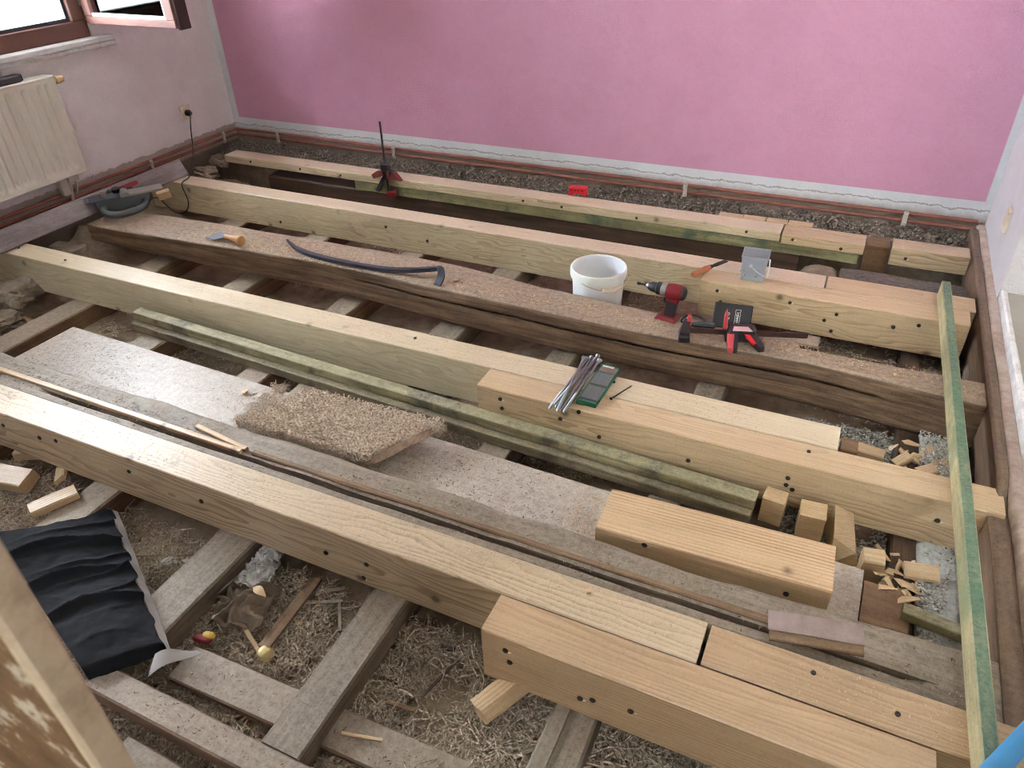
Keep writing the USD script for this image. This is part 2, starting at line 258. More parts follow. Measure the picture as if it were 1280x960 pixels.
def back_extra(n, l):
    step(n, l, 'x0', 'sx.x', -3.988, -3.982, False); step(n, l, 'x1', 'sx.x', .588, .594, False); step(n, l, 'z0', 'sx.z', .126, .130, False); step(n, l, 'low', 'sx.z', .02, .075)
    n.update({'iv': ('math', {'math_type': 'subtract', 'value1': 1.0}), 'm1': ('math', {'math_type': 'multiply'}), 'm2': ('math', {'math_type': 'multiply'}),
        'pk': ('rgb_ramp', {'ramp': [(.3, S(216, 154, 180)), (.7, S(222, 162, 188))]}), 'c1': ('mix_color', {}), 'c2': ('mix_color', {'a': S(160, 140, 124)})})
    l += [('x1.result', 'iv.value2'), ('x0.result', 'm1.value1'), ('iv.value', 'm1.value2'), ('m1.value', 'm2.value1'), ('z0.result', 'm2.value2'), ('n.fac', 'pk.fac'), ('low.result', 'c2.fac'), ('r.color', 'c2.b'), ('c2.result', 'c1.a'), ('pk.color', 'c1.b'), ('m2.value', 'c1.fac')]
    step(n, l, 'k0', 'sx.z', .076, .079); step(n, l, 'k1', 'sx.z', .083, .086)
    n.update({'k2': ('math', {'math_type': 'subtract'}), 'k3': ('math', {'math_type': 'multiply', 'value2': .6}), 'c3': ('mix_color', {'b': S(132, 116, 100)})})
    l += [('k0.result', 'k2.value1'), ('k1.result', 'k2.value2'), ('k2.value', 'k3.value1'), ('k3.value', 'c3.fac'), ('c1.result', 'c3.a')]
    return 'c3.result'
M['wall_back'] = wall_material('pink_and_white_paint', S(228, 230, 230), back_extra)
def left_extra(n, l):
    step(n, l, 'e', 'sx.z', .082, .088); step(n, l, 'low', 'sx.z', -.03, -.01)
    n.update({'pl': ('mix_color', {'b': S(176, 162, 150), 'a': S(104, 90, 78)}), 'c1': ('mix_color', {})})
    l += [('low.result', 'pl.fac'), ('e.result', 'c1.fac'), ('pl.result', 'c1.a'), ('r.color', 'c1.b')]
    return 'c1.result'
M['wall_left'] = wall_material('pale_pinkish_white_paint', S(240, 232, 231), left_extra)
M['wall_right'] = wall_material('white_wall_paint', S(222, 218, 220))
M['warm_wall'] = plain('warm_cream_wall_paint', S(222, 208, 184), .9, var=.03)
M['ceiling'] = plain('white_ceiling_paint', S(226, 222, 216), .9)
M['rough_plaster'] = mottled('rough_plaster', [(.3, S(172, 150, 134)), (.5, S(204, 184, 168)), (.7, S(226, 214, 204))], 12, .006, 60)
M['white_edge'] = mottled('chipped_white_plaster', [(.3, S(196, 190, 186)), (.55, S(226, 224, 222)), (.8, S(236, 234, 232))], 20, .003, 60)
M['hall_floor'] = mottled('grey_hall_floor', [(.3, S(168, 164, 156)), (.7, S(186, 182, 174))], 6, .001, 200, .7)
M['soil'] = mottled('dusty_clay_fill', [(.28, S(112, 96, 78)), (.5, S(152, 134, 112)), (.72, S(182, 164, 142))], 11, .005, 55)
M['stone'] = mottled('rubble_stone', [(.3, S(104, 90, 78)), (.5, S(140, 126, 110)), (.7, S(170, 156, 138))], 9, .004, 50)
M['sawdust'] = mottled('sawdust', [(.3, S(164, 130, 92)), (.5, S(196, 160, 118)), (.7, S(220, 186, 142))], 60, .002, 140)
M['gravel'] = island('grey_slag_gravel', [(0, S(84, 76, 68)), (.5, S(132, 122, 110)), (.85, S(166, 156, 142)), (1, S(196, 188, 176))])
M['straw'] = island('grey_straw', [(0, S(112, 94, 76)), (.3, S(164, 146, 124)), (.7, S(198, 182, 160)), (1, S(226, 214, 196))])
M['flakes'] = island('pale_insulation_flakes', [(0, S(96, 90, 80)), (.3, S(150, 146, 136)), (.7, S(194, 190, 178)), (1, S(228, 222, 206))])
M['crumbs'] = island('sawdust_crumbs', [(0, S(168, 136, 102)), (.5, S(208, 178, 142)), (1, S(234, 214, 184))])
M['felt'] = mottled('grey_felt', [(.3, S(150, 150, 146)), (.5, S(186, 186, 180)), (.7, S(212, 210, 200))], 70, .002, 160)
M['bat'] = mottled('straw_board', [(.3, S(160, 132, 112)), (.5, S(190, 166, 148)), (.7, S(212, 194, 178))], 50, .002, 120)
M['batstraw'] = island('bat_straw', [(0, S(132, 108, 86)), (.4, S(188, 166, 142)), (1, S(228, 214, 194))])
M['copper'] = plain('brown_copper_pipe', S(146, 92, 76), .45, .2, .5, var=.3)
M['clip'] = plain('dirty_white_clip', S(188, 176, 164), .6)
M['steel'] = plain('zinc_steel', S(150, 152, 154), .38, .85)
M['dark_steel'] = plain('dark_screw_steel', S(62, 54, 46), .5, .6)
M['hole'] = plain('splintered_screw_rim', S(236, 222, 190), .8)
M['black'] = plain('black_plastic', S(34, 33, 35), .45)
M['blued'] = plain('blue_black_bar_steel', S(72, 78, 88), .35, .55, var=.25)
M['clampbar'] = plain('brown_clamp_bar', S(70, 52, 46), .45, .5)
M['red'] = plain('red_plastic', S(120, 20, 28), .4, var=.3)
M['redb'] = plain('bright_red_plastic', S(206, 34, 44), .4)
M['coral'] = plain('coral_rubber_pad', S(200, 78, 80), .6)
M['maroon'] = plain('maroon_plastic', S(118, 56, 52), .5)
M['greygreen'] = plain('grey_green_tool_body', S(66, 72, 70), .5)
M['grey_metal'] = plain('dull_aluminium', S(150, 148, 140), .4, .7)
M['blade'] = plain('pale_blue_blade', S(170, 190, 206), .25, .7)
M['handle'] = plain('wooden_tool_handle', S(186, 140, 90), .5, var=.2)
M['handle_red'] = plain('reddish_tool_handle', S(170, 104, 70), .5, var=.2)
M['white_plastic'] = plain('white_bucket_plastic', S(228, 230, 230), .35, var=.03, subsurface_weight=.15, subsurface_scale=.01)
M['cream'] = plain('cream_plastic', S(222, 208, 186), .5, var=.05)
M['tan'] = plain('tan_plastic_cap', S(206, 172, 126), .5)
M['radiator'] = plain('cream_white_radiator_enamel', S(214, 206, 192), .4, var=.04)
M['winframe'] = plain('reddish_brown_window_wood', S(100, 66, 54), .5, var=.15)
M['winlight'] = plain('worn_pinkish_window_wood', S(138, 96, 84), .55, var=.12)
M['windark'] = plain('dark_brown_window_edge', S(58, 40, 34), .5)
M['bead'] = plain('pale_blue_glazing_bead', S(190, 206, 210), .5)
M['gasket'] = plain('dark_gasket', S(60, 58, 62), .6)
M['sillstone'] = mottled('window_sill_stone', [(.3, S(196, 194, 190)), (.7, S(226, 226, 224))], 14, .001, 80, .5)
M['green'] = plain('dark_green_plastic', S(24, 92, 62), .4)
M['teal'] = plain('dull_green_plastic', S(62, 118, 96), .4)
M['paper'] = plain('printed_card', S(176, 120, 92), .6, var=.4)
M['white'] = plain('white_print', S(226, 226, 222), .6)
M['pinkprint'] = plain('pale_pink_sticker', S(214, 176, 176), .6)
M['blue'] = plain('blue_plastic_pipe', S(66, 140, 186), .45, var=.08)
M['fabric'] = plain('black_woven_membrane', S(20, 21, 26), .8, spec=.25, bump=.0008, bscale=300, var=.4)
M['whitefilm'] = plain('torn_white_film', S(176, 172, 168), .5, var=.1)
M['foil'] = plain('crumpled_clear_film', S(214, 212, 208), .16, .5, bump=.006, bscale=60, var=.4)
M['rag'] = plain('dusty_brown_rag', S(118, 102, 84), .9, bump=.002, bscale=120)
M['gold'] = plain('dull_golden_shell', S(196, 174, 118), .35, .3)
M['shellyel'] = plain('yellow_peel', S(206, 166, 70), .6)
M['bark'] = mottled('greyish_pink_wallpaper', [(.3, S(150, 130, 122)), (.7, S(174, 154, 146))], 20, .004, 90)
M['post'] = mottled('brown_board_with_flaked_paint', [(.3, S(84, 62, 42)), (.5, S(120, 92, 64)), (.51, S(136, 108, 80)), (.525, S(182, 166, 144)), (.8, S(196, 184, 164))], 5, .002, 30)
M['postedge'] = mottled('worn_pale_wood_edge', [(.3, S(150, 126, 98)), (.5, S(190, 168, 138)), (.75, S(206, 188, 162))], 9, .002, 40)
M['leaf'] = plain('green_leaves', S(120, 160, 90), .7, var=.3)
M['render'] = plain('pale_house_render', S(206, 200, 194), .9)
M['rooftile'] = plain('grey_roof', S(96, 92, 92), .8, var=.2)
M['ground'] = plain('pale_yard', S(200, 198, 190), .95)
M['glass'] = mat('window_glass', {'f': ('fresnel', {'IOR': 1.55}), 't': ('transparent_bsdf', {}), 'g': ('glossy_bsdf', {'roughness': .01, 'color': (1, 1, 1)}), 'x': ('mix_closure', {})}, [('f.fac', 'x.fac'), ('t.BSDF', 'x.closure1'), ('g.BSDF', 'x.closure2')], 'x.closure')
M['clear_lid'] = mat('clear_lid_plastic', {'t': ('transparent_bsdf', {'color': (.9, .92, .92)}), 'd': ('principled_bsdf', {'base_color': S(180, 186, 186), 'roughness': .2}), 'x': ('mix_closure', {'fac': .12})}, [('t.BSDF', 'x.closure1'), ('d.BSDF', 'x.closure2')], 'x.closure')
M['clear'] = mat('milky_clear_plastic', {'f': ('fresnel', {'IOR': 1.5}), 't': ('transparent_bsdf', {'color': (.9, .92, .95)}), 'd': ('principled_bsdf', {'base_color': S(214, 216, 224), 'roughness': .3}), 'x': ('mix_closure', {'fac': .27})}, [('t.BSDF', 'x.closure1'), ('d.BSDF', 'x.closure2')], 'x.closure')

# ================================================================ THE SETTING
PY, XL, XR = 3.947, -4.04, .622
def struct(name, mesh, m, smooth=False): return solo(name, mesh, m, None, None, kind='structure', smooth=smooth)
struct('wall_back', box(-4.3, 2.2, PY, PY + .2, -.45, 2.45), M['wall_back'])
hole = (.55, 3.06, .785, 2.16)
wl = cat(box(XL - .3, XL, .2, hole[0], -.45, 2.45), box(XL - .3, XL, hole[1], PY, -.45, 2.45), box(XL - .3, XL, hole[0], hole[1], -.45, hole[2]), box(XL - .3, XL, hole[0], hole[1], hole[3], 2.45))
struct('wall_left', wl, M['wall_left'])
struct('wall_right', cat(box(XR, XR + .14, 3.135, PY, -.45, 2.45), box(XR, XR + .14, -1.8, 1.1, -.45, 2.45), box(XR, XR + .14, 1.1, 3.135, 2.05, 2.45)), M['wall_right'])
struct('wall_front', box(XL - .3, -.95, .2, .32, -.45, 2.45), M['wall_right'])
# the hall behind the doorway and the room beyond the door on the right, each with its own small window
struct('wall_hall_left', box(-1.5, -1.4, -1.9, .2, -.45, 2.45), M['warm_wall'])
struct('wall_hall_back', cat(box(-1.5, -.45, -1.9, -1.8, -.45, 2.45), box(0, 2.2, -1.9, -1.8, -.45, 2.45), box(-.45, 0, -1.9, -1.8, -.45, 1.1), box(-.45, 0, -1.9, -1.8, 1.8, 2.45)), M['warm_wall'])
struct('wall_hall_right', cat(box(2.2, 2.3, -1.9, -1.1, -.45, 2.45), box(2.2, 2.3, -.4, PY + .2, -.45, 2.45), box(2.2, 2.3, -1.1, -.4, -.45, 1.0), box(2.2, 2.3, -1.1, -.4, 1.8, 2.45)), M['warm_wall'])
struct('floor_hall_2', box(-1.4, 2.2, -1.8, -.2, -.45, .0), M['batten'])
struct('ceiling', box(XL - .3, 2.3, -1.9, PY + .2, 2.45, 2.6), M['ceiling'])
struct('floor', box(XL, XR, -.2, PY, -.45, -.40), M['old_dark'])
# hall beyond the doorway on the right
struct('floor_hall', box(.645, 2.2, 1.0, PY, -.45, .055), M['hall_floor'])
struct('trim_1', rough_beam(2.6, .022, .1, .003, 3, .04, .006, 3, 25, warp=lambda V: V @ np.array([[0, 1, 0], [-1, 0, 0], [0, 0, 1.0]]) + [.648, 1.0, -.035]), M['white_edge'], 35)
struct('trim_2', rough_beam(3.0, .05, .12, .009, 4, .03, .012, 3, 18, warp=lambda V: V @ np.array([[0, 1, 0], [-1, 0, 0], [0, 0, 1.0]]) + [.637, .95, -.1]), M['rough_plaster'], 35)

struct('trim_5', box(.571, .665, -.2, PY, -.44, -.06), M['stone'])
# window
w = thing('window_1', None, None, kind='structure')
def ring(y0, y1, z0, z1, t, x0, x1): return [box(x0, x1, y0, y1, z0, z0 + t, .004), box(x0, x1, y0, y1, z1 - t, z1, .004), box(x0, x1, y0, y0 + t, z0 + t, z1 - t, .004), box(x0, x1, y1 - t, y1, z0 + t, z1 - t, .004)]
for nm, b in zip(('bottom_rail', 'head_rail', 'jamb', 'jamb'), ring(.55, 3.06, .785, 2.16, .085, -4.13, -4.05)): part(w, nm, b, M['winframe'])
part(w, 'mullion', box(-4.13, -4.05, 2.18, 2.26, .87, 2.075, .004), M['winframe'])
part(w, 'gasket', cat(box(-4.115, -4.075, 2.26, 2.975, .87, .888), box(-4.115, -4.075, 2.957, 2.975, .888, 2.07)), M['gasket'])
for nm, b in zip(('sash_rail', 'sash_rail', 'sash_stile', 'sash_stile'), ring(1.33, 2.18, .87, 2.075, .07, -4.11, -4.06)): part(w, nm, b, M['winframe'])
part(w, 'pane', box(-4.09, -4.085, 1.40, 2.11, .94, 2.005), M['glass'])
part(w, 'mullion', box(-4.13, -4.05, 1.25, 1.33, .87, 2.075, .004), M['winframe'])
part(w, 'pane', box(-4.09, -4.085, .635, 1.25, .87, 2.075), M['glass'])
s_ = thing('open_window_sash', 'brown window casement swung open into the room against the pink corner', 'window sash')
for nm, b in zip(('bottom_rail', 'top_rail'), (box(-4.045, -3.37, 3.05, 3.095, .85, .888, .004), box(-4.045, -3.37, 3.05, 3.095, 2.05, 2.11, .004))): part(s_, nm, b, M['winlight'])
part(s_, 'stile', box(-4.045, -3.985, 3.05, 3.095, .888, 2.05, .004), M['winlight']); part(s_, 'stile', box(-3.43, -3.37, 3.05, 3.095, .888, 2.05, .004), M['winlight'])
part(s_, 'rebate_edge', cat(box(-3.3705, -3.355, 3.062, 3.14, .842, 2.12, .003), box(-4.03, -3.3705, 3.096, 3.14, .842, .885, .003)), M['windark'])
part(s_, 'glazing_bead', cat(box(-3.985, -3.43, 3.053, 3.064, .888, .906, .002), box(-3.442, -3.43, 3.053, 3.064, .906, 2.05, .002)), M['bead'])
part(s_, 'pane', box(-3.985, -3.43, 3.07, 3.076, .888, 2.05), M['glass'])
part(s_, 'hinge', cat(lathe([(0, .94), (.009, .94), (.009, 1.02), (0, 1.02)], 12).apply_translation([-4.05, 3.05, 0]), lathe([(0, 1.9), (.009, 1.9), (.009, 1.98), (0, 1.98)], 12).apply_translation([-4.05, 3.05, 0])), M['grey_metal'])
struct('trim_3', rough_beam(2.70, .14, .03, .001, 5, .08, .005, 2, warp=lambda V: V @ np.array([[0, 1, 0], [-1, 0, 0], [0, 0, 1.0]]) + [-3.985, .45, .755]), M['sillstone'], 35)
struct('trim_4', rough_beam(2.72, .04, .03, .006, 6, .04, .006, 3, 30, warp=lambda V: V @ np.array([[0, 1, 0], [-1, 0, 0], [0, 0, 1.0]]) + [-4.008, .45, .725]), M['white_edge'], 35)
# outside
struct('trim_6', box(-5.0, XL - .3, -1, 5, 2.18, 2.34), M['windark'])
solo('yard_ground', box(-40, XL - 6, -30, 40, -3.2, -3.0), M['ground'], 'pale yard far below the window', 'ground', kind='structure')
h = thing('neighbour_house', 'pale neighbouring house outside the window, seen in the open casement glass', 'house', (-22, 9, -3))
part(h, 'wall', box(-4, 4, -6, 6, 0, 4.6), M['render']); part(h, 'roof', hull([(-4.5, -6.5, 4.6), (4.5, -6.5, 4.6), (-4.5, 6.5, 4.6), (4.5, 6.5, 4.6), (0, -6.5, 7), (0, 6.5, 7)]), M['rooftile'], smooth=False)
for yy in (-4, -1, 2):
    part(h, 'window', box(4.0, 4.05, yy, yy + 1.2, 1.4, 2.9), M['gasket'])
tr = thing('garden_tree', 'light green tree outside the window', 'tree', (-15, 3.2, -3))
part(tr, 'trunk', tube([(0, 0, 0), (.05, .02, 1.2), (0, 0, 2.4)], [.14, .11, .07]), M['old_flat'])
part(tr, 'crown', cat(*[rock(.8, .8, .7, 40 + i, 2).apply_translation([RG.normal(0, .5), RG.normal(0, .5), 2.7 + RG.normal(0, .4)]) for i in range(7)]), M['leaf'])

# ---------------------------------------------------------------- fill between the joists
def sst(a, b, x): t = np.clip((x - a) / (b - a), 0, 1); return t * t * (3 - 2 * t)
def bed_z(x, y):
    p = np.stack([np.asarray(x, float), np.asarray(y, float), np.zeros_like(np.asarray(x, float))], -1)
    z = -.272 + noise3(p, 2.6, 11, 4) * .07 + noise3(p, 14, 12, 3) * .02
    up = sst(-3.42, -3.86, np.asarray(x, float)) * (.07 + noise3(p, 9, 13, 4) * .16)
    z = z + np.maximum(up, 0); return z
nx, ny = 235, 170
gx, gy = np.meshgrid(np.linspace(-4.035, .57, nx), np.linspace(.33, 3.62, ny), indexing='ij'); gz = bed_z(gx, gy)
ix = np.arange(nx * ny).reshape(nx, ny); a, b, c, d = ix[:-1, :-1].ravel(), ix[1:, :-1].ravel(), ix[1:, 1:].ravel(), ix[:-1, 1:].ravel()
solo('clay_straw_fill', trimesh.Trimesh(np.c_[gx.ravel(), gy.ravel(), gz.ravel()], np.vstack([np.c_[a, b, c], np.c_[a, c, d]]), process=False), M['soil'], 'dusty brown clay and straw filling lying between the floor joists', 'filling', kind='stuff', smooth=True)

def straws(n, x0, x1, y0, y1, zf, lmin, lmax, r, seed, keep=None, lift=.006, bend=.25, flat=1.0, tilt=.25):
    g = np.random.default_rng(seed); V, F = [], []; cnt = 0
    X = g.uniform(x0, x1, n); Y = g.uniform(y0, y1, n)
    if keep is not None: k = keep(X, Y) > g.uniform(0, 1, n); X, Y = X[k], Y[k]
    n = len(X); Z = zf(X, Y) + g.uniform(0, lift, n); A = g.uniform(0, 2 * np.pi, n); Ln = g.uniform(lmin, lmax, n); T = g.normal(0, tilt, n) ; B = g.normal(0, bend, n); rr = r * g.uniform(.6, 1.3, n)
    dx, dy = np.cos(A), np.sin(A); P = []
    for s in (-.5, 0, .5):
        bx_ = B * Ln * (.25 - s * s) * 2; P.append(np.c_[X + dx * Ln * s - dy * bx_, Y + dy * Ln * s + dx * bx_, Z + np.abs(T) * Ln * .15 + T * Ln * s * .6])
    side = np.c_[-dy, dx, np.zeros(n)]; up = np.tile([0, 0, 1.0], (n, 1)); V = np.zeros((n, 9, 3))
    for i in range(3):
        V[:, i * 3] = P[i] + side * rr[:, None]; V[:, i * 3 + 1] = P[i] - side * rr[:, None]; V[:, i * 3 + 2] = P[i] + up * (rr * flat)[:, None]
    f = []
    for i in range(2):
        for j in range(3): p, q = i * 3 + j, i * 3 + (j + 1) % 3; f += [(p, q, q + 3), (p, q + 3, p + 3)]
    f += [(0, 2, 1), (6, 7, 8)]; F = (np.array(f)[None] + np.arange(n)[:, None, None] * 9).reshape(-1, 3)
    return trimesh.Trimesh(V.reshape(-1, 3), F, process=False)
def nz(f, seed, lo, hi): return lambda X, Y: np.clip((meshkit.fbm(np.stack([X, Y, 0 * X], -1) * f + 31, 3, seed) - lo) / (hi - lo), 0.02, 1)
solo('loose_straw', cat(straws(24000, -2.6, .1, .36, 1.06, lambda X, Y: bed_z(X, Y) + .003, .035, .09, .0020, 1, nz(3.0, 5, .40, .54), .024, .35), straws(12000, -2.6, .1, .36, 1.06, bed_z, .012, .04, .0016, 61, nz(4, 15, .3, .6), .006)), M['straw'], 'loose grey chopped straw in front of the nearest new joist', 'straw', kind='stuff', smooth=False)
solo('loose_straw', straws(9000, -3.3, .05, 1.36, 1.96, bed_z, .025, .06, .0026, 2, nz(2.6, 6, .45, .6)), M['straw'], 'loose straw in the bay with the wide dusty plank', 'straw', kind='stuff', smooth=False)
solo('loose_straw', straws(7000, -3.3, .05, 2.06, 2.42, bed_z, .025, .06, .0026, 3, nz(2.6, 7, .45, .6)), M['straw'], 'loose straw in the bay on the camera side of the thick old joist', 'straw', kind='stuff', smooth=False)
solo('loose_straw', straws(6000, -3.6, .3, 2.6, 3.5, bed_z, .025, .06, .0026, 4, nz(2.6, 8, .5, .65)), M['straw'], 'loose straw in the dark bays nearest the pink wall', 'straw', kind='stuff', smooth=False)
solo('insulation_flakes', straws(16000, .03, .57, 1.34, 2.42, lambda X, Y: bed_z(X, Y) + .008, .010, .035, .0035, 5, nz(4, 9, .25, .45), .035, .2, .5, .5), M['flakes'], 'pale grey insulation flakes heaped in the bays by the right wall', 'insulation', kind='stuff', smooth=False)
solo('insulation_flakes', straws(2500, .0, .56, 2.5, 3.45, lambda X, Y: bed_z(X, Y) + .015, .008, .03, .0035, 6, nz(4, 9, .3, .5), .02, .2, .5, .5), M['flakes'], 'pale flakes in the far bays by the right wall', 'insulation', kind='stuff', smooth=False)
solo('felt_pad', rough_beam(1.05, .12, .07, .012, 8, .02, .02, 6, 20), M['felt'], 'thick light grey felt strip lying beside the right wall', 'felt', (.525, 1.37, -.235), (0, 1, 0))
# gravel ledge along the pink wall
struct('floor_ledge', rough_beam(4.66, .26, .3, .012, 9, .03, .02, 6, 14), M['stone'], 35) and stage.GetPrimAtPath('/World/floor_ledge').GetAttribute('xformOp:transform').Set(Gf.Matrix4d(frame((-4.04, 3.685, -.365)).tolist()))
g = np.random.default_rng(21); ico = trimesh.creation.icosphere(0); gm = []
for i in range(6500):
    x, y = g.uniform(-4.0, .6), g.uniform(3.69, 3.93)
    s = g.uniform(.003, .009) * (2 if g.random() < .06 else 1); v = ico.vertices * s * g.uniform(.6, 1.2, 3) + g.normal(0, s * .15, (12, 3))
    gm.append((v + [x, y, -.062 + .03 * g.random() + .02 * (y - 3.69) / .24], ico.faces))
solo('slag_gravel', trimesh.Trimesh(np.vstack([q[0] for q in gm]), np.vstack([q[1] + 12 * i for i, q in enumerate(gm)]), process=False), M['gravel'], 'grey slag gravel along the foot of the pink wall', 'gravel', kind='stuff', smooth=False)

# ================================================================ JOISTS
screw_mesh = {}
def screws(parent, o, pts, axis='front', r=.0075):
    """screw heads sunk in splintered holes; pts in world x,z (front, at y=o) or x,y (top)"""
    for i, (x, t) in enumerate(pts):
        q = lathe([(0, .0028), (r * .45, .0022), (r * .55, .0034), (r * .95, .0030), (r, .001), (r, -.004)], 12)
        if axis == 'front': q.apply_transform(np.array([[1, 0, 0, x], [0, 0, -1, o], [0, 1, 0, t], [0, 0, 0, 1.0]]))
        else: q.apply_translation([x, t, o])
        part(parent, 'screw', q, M['dark_steel'])
        if i % 2 == 0 and axis == 'front':
            k = chunk(.016, .0022, .007, 90 + i).apply_translation([x + .008, o, t - .003]); part(parent, 'splinter', k, M['hole'], False)
def joist(name, label, x0, x1, y0, y1, z0, z1, m, seed, front=(), top=(), rot=0, amp=.0008, cat_='joist', group=None, c=.003):
    t = thing(name, label, cat_, group=group)
    def wp(V):
        V = V + [x0, y0, z0]; V[:, 1] += (V[:, 0] - x0) * rot; return V
    # timber is modelled in place; its own coordinates carry the grain
    p = numbered(t, 'timber'); ms = usdkit.mesh(stage, p, rough_beam(x1 - x0, y1 - y0, z1 - z0, amp, seed, .08, c), m, 35)
    ms.AddTransformOp().Set(Gf.Matrix4d(frame((x0, y0, z0), (1, rot, 0)).tolist()))
    if len(front): screws(t, y0, [(x, z) for x, z in front])
    if len(top): screws(t, z1, top, 'top', .006)
    return t
Z0 = -.18
joist('new_joist', 'slim new timber along the pink wall, resting on a green board', -3.79, -.262, 3.545, 3.665, -.045, 0, M['new_a'], 21, [(-3.57, -.02), (-3.17, -.022), (-2.86, -.024), (-1.63, -.022), (-1.40, -.026), (-.98, -.028), (-.42, -.018)])
joist('new_joist', 'short new timber butted to the right end of the slim wall timber', -.252, .118, 3.535, 3.665, -.048, 0, M['new_b'], 22, [(-.20, -.02), (.02, -.032)])
joist('new_joist', 'stub of new timber in the far right corner beside the dark post', .235, .553, 3.56, 3.675, -.085, 0, M['new_c'], 23, [(.30, -.045)])
joist('treated_board', 'green treated board fixed under the slim wall timber', -2.765, .105, 3.55, 3.67, -.104, -.046, M['treated_dk'], 24, amp=.0015, cat_='board')
joist('old_joist', 'dark old joist below the green treated board at the pink wall', -3.47, -.155, 3.565, 3.70, -.30, -.105, M['old_dark'], 25, amp=.004, c=.008)
joist('new_joist', 'long new joist, second from the pink wall, behind the white bucket', -3.93, -.012, 3.03, 3.152, Z0, 0, M['new_a'], 26, [(-2.93, -.14), (-2.2, -.06), (-1.95, -.1)])
joist('new_joist', 'new joist end piece carrying on from the butt joint towards the far right wall', -.004, .553, 3.032, 3.154, Z0, 0, M['new_b'], 27)
joist('doubling_joist', 'new doubling timber screwed on behind the red drill, with the clear box on top', -.50, .53, 2.91, 3.028, -.162, 0, M['new_b'], 28, [(-.425, -.036), (-.405, -.085), (-.125, -.033), (.06, -.05), (.02, -.086), (.055, -.13), (.36, -.036), (.275, -.062)])
joist('new_joist', 'long pale new joist in the middle, running under the screw bundle', -3.93, .138, 1.948, 2.068, Z0, 0, M['white_wood'], 29, [(-3.86, -.06)], [(-3.7, 2.01), (-3.35, 2.0), (-1.4, 2.02), (-.6, 2.03)])
joist('doubling_joist', 'new doubling timber on the middle joist under the green bit case', -1.035, .575, 1.832, 1.944, -.172, 0, M['new_b'], 30, [(-.945, -.036), (-.94, -.075), (-.72, -.055), (-.58, -.09), (-.28, -.092), (.02, -.06), (.02, -.088), (.04, -.1), (.43, -.075), (-.655, -.008)], [(.06, 1.905)])
joist('new_joist', 'nearest long new joist, bright at its window end', -3.93, -.080, 1.052, 1.17, Z0, 0, M['new_c'], 31, [(-2.49, -.06), (-2.3, -.056), (-2.21, -.04), (-1.88, -.06), (-1.58, -.075), (-1.12, -.10), (-1.0, -.15), (-.98, -.085)])
joist('new_joist', 'nearest new joist piece to the right of the saw-cut joint', -.070, .56, 1.054, 1.168, Z0, 0, M['new_d'], 32, (), [(.16, 1.13), (.33, 1.10)])
joist('doubling_joist', 'doubling timber nearest the camera, five screw heads in its front face', -.563, .402, .936, 1.049, Z0, 0, M['new_d'], 33, [(-.50, -.045), (-.49, -.085), (-.31, -.118), (-.28, -.105), (-.19, -.09)])
q = thing('offcut_block', 'striped new timber offcut lying on the wide plank', 'timber offcut', (-.436, 1.387, -.154), (1, .035, 0))
part(q, 'timber', rough_beam(.617, .168, .12, .0006, 34, .06, .003), M['new_e']); screws(q, .0, [(.14, .103), (.515, .07)])

# old joists
def w3(V):
    bx = np.array([-3.75, -3.43, -1.6, -1.1, -.67, -.06, -.045, .56]); by = np.array([2.58, 2.655, 2.665, 2.6, 2.575, 2.575, 2.505, 2.51])
    fx = np.array([-3.75, -3.5, -2.9, -2.2, -1.5, -.6, .0, .56]); fy = np.array([2.41, 2.40, 2.42, 2.45, 2.42, 2.39, 2.41, 2.365])
    X = V[:, 0] - 3.72; b_ = np.interp(X, bx, by); f_ = np.interp(X, fx, fy); t = V[:, 1]
    zt = np.interp(X, [-3.75, -3.0, -2.0, .56], [-.03, -.012, 0, 0]); zb = np.interp(X, [-3.75, -2.8, -1.4, .56], [-.125, -.14, -.165, -.178])
    return np.c_[X, f_ + (b_ - f_) * t / .2, zb + (zt - zb) * V[:, 2] / .2]
q = thing('old_joist', 'thick weathered old joist in the middle, with the pry bar and clamp on top', 'joist')
part(q, 'timber', rough_beam(4.28, .2, .2, .008, 41, .03, .009, 5, 12, groove=('front', .125, .06, 1.7, 4.0), warp=w3), M['old_joist'])
q = thing('old_joist', 'flat grey old joist close behind the nearest new joist', 'joist')
def w5(V): V = V + [-3.9, 1.176, -.2]; V[:, 1] += np.where(V[:, 1] > 1.25, noise3(V * [1, 0, 0], 2.2, 5) * .05, 0); return V
part(q, 'timber', rough_beam(4.47, .165, .178, .009, 42, .03, .008, 6, 16, groove=('top', .043, .07, 1.4, 4.3), warp=w5), M['old_flat'])
part(q, 'ridge', rough_beam(1.62, .02, .014, .004, 43, .05, .004, 2, 16, warp=lambda V: V + [-1.53, 1.238, -.026]), M['board_brown'])
solo('lath_strip', rough_beam(1.25, .02, .012, .0015, 44, .06, .002), M['new_e'], 'long thin light lath lying along the flat old joist', 'lath', (-2.82, 1.237, -.022), (1, -.01, .0))
solo('lath_strip', rough_beam(.24, .018, .012, .0015, 45, .04, .002), M['new_e'], 'short broken lath beside the end of the long lath', 'lath', (-1.80, 1.268, -.022), (1, -.12, 0))
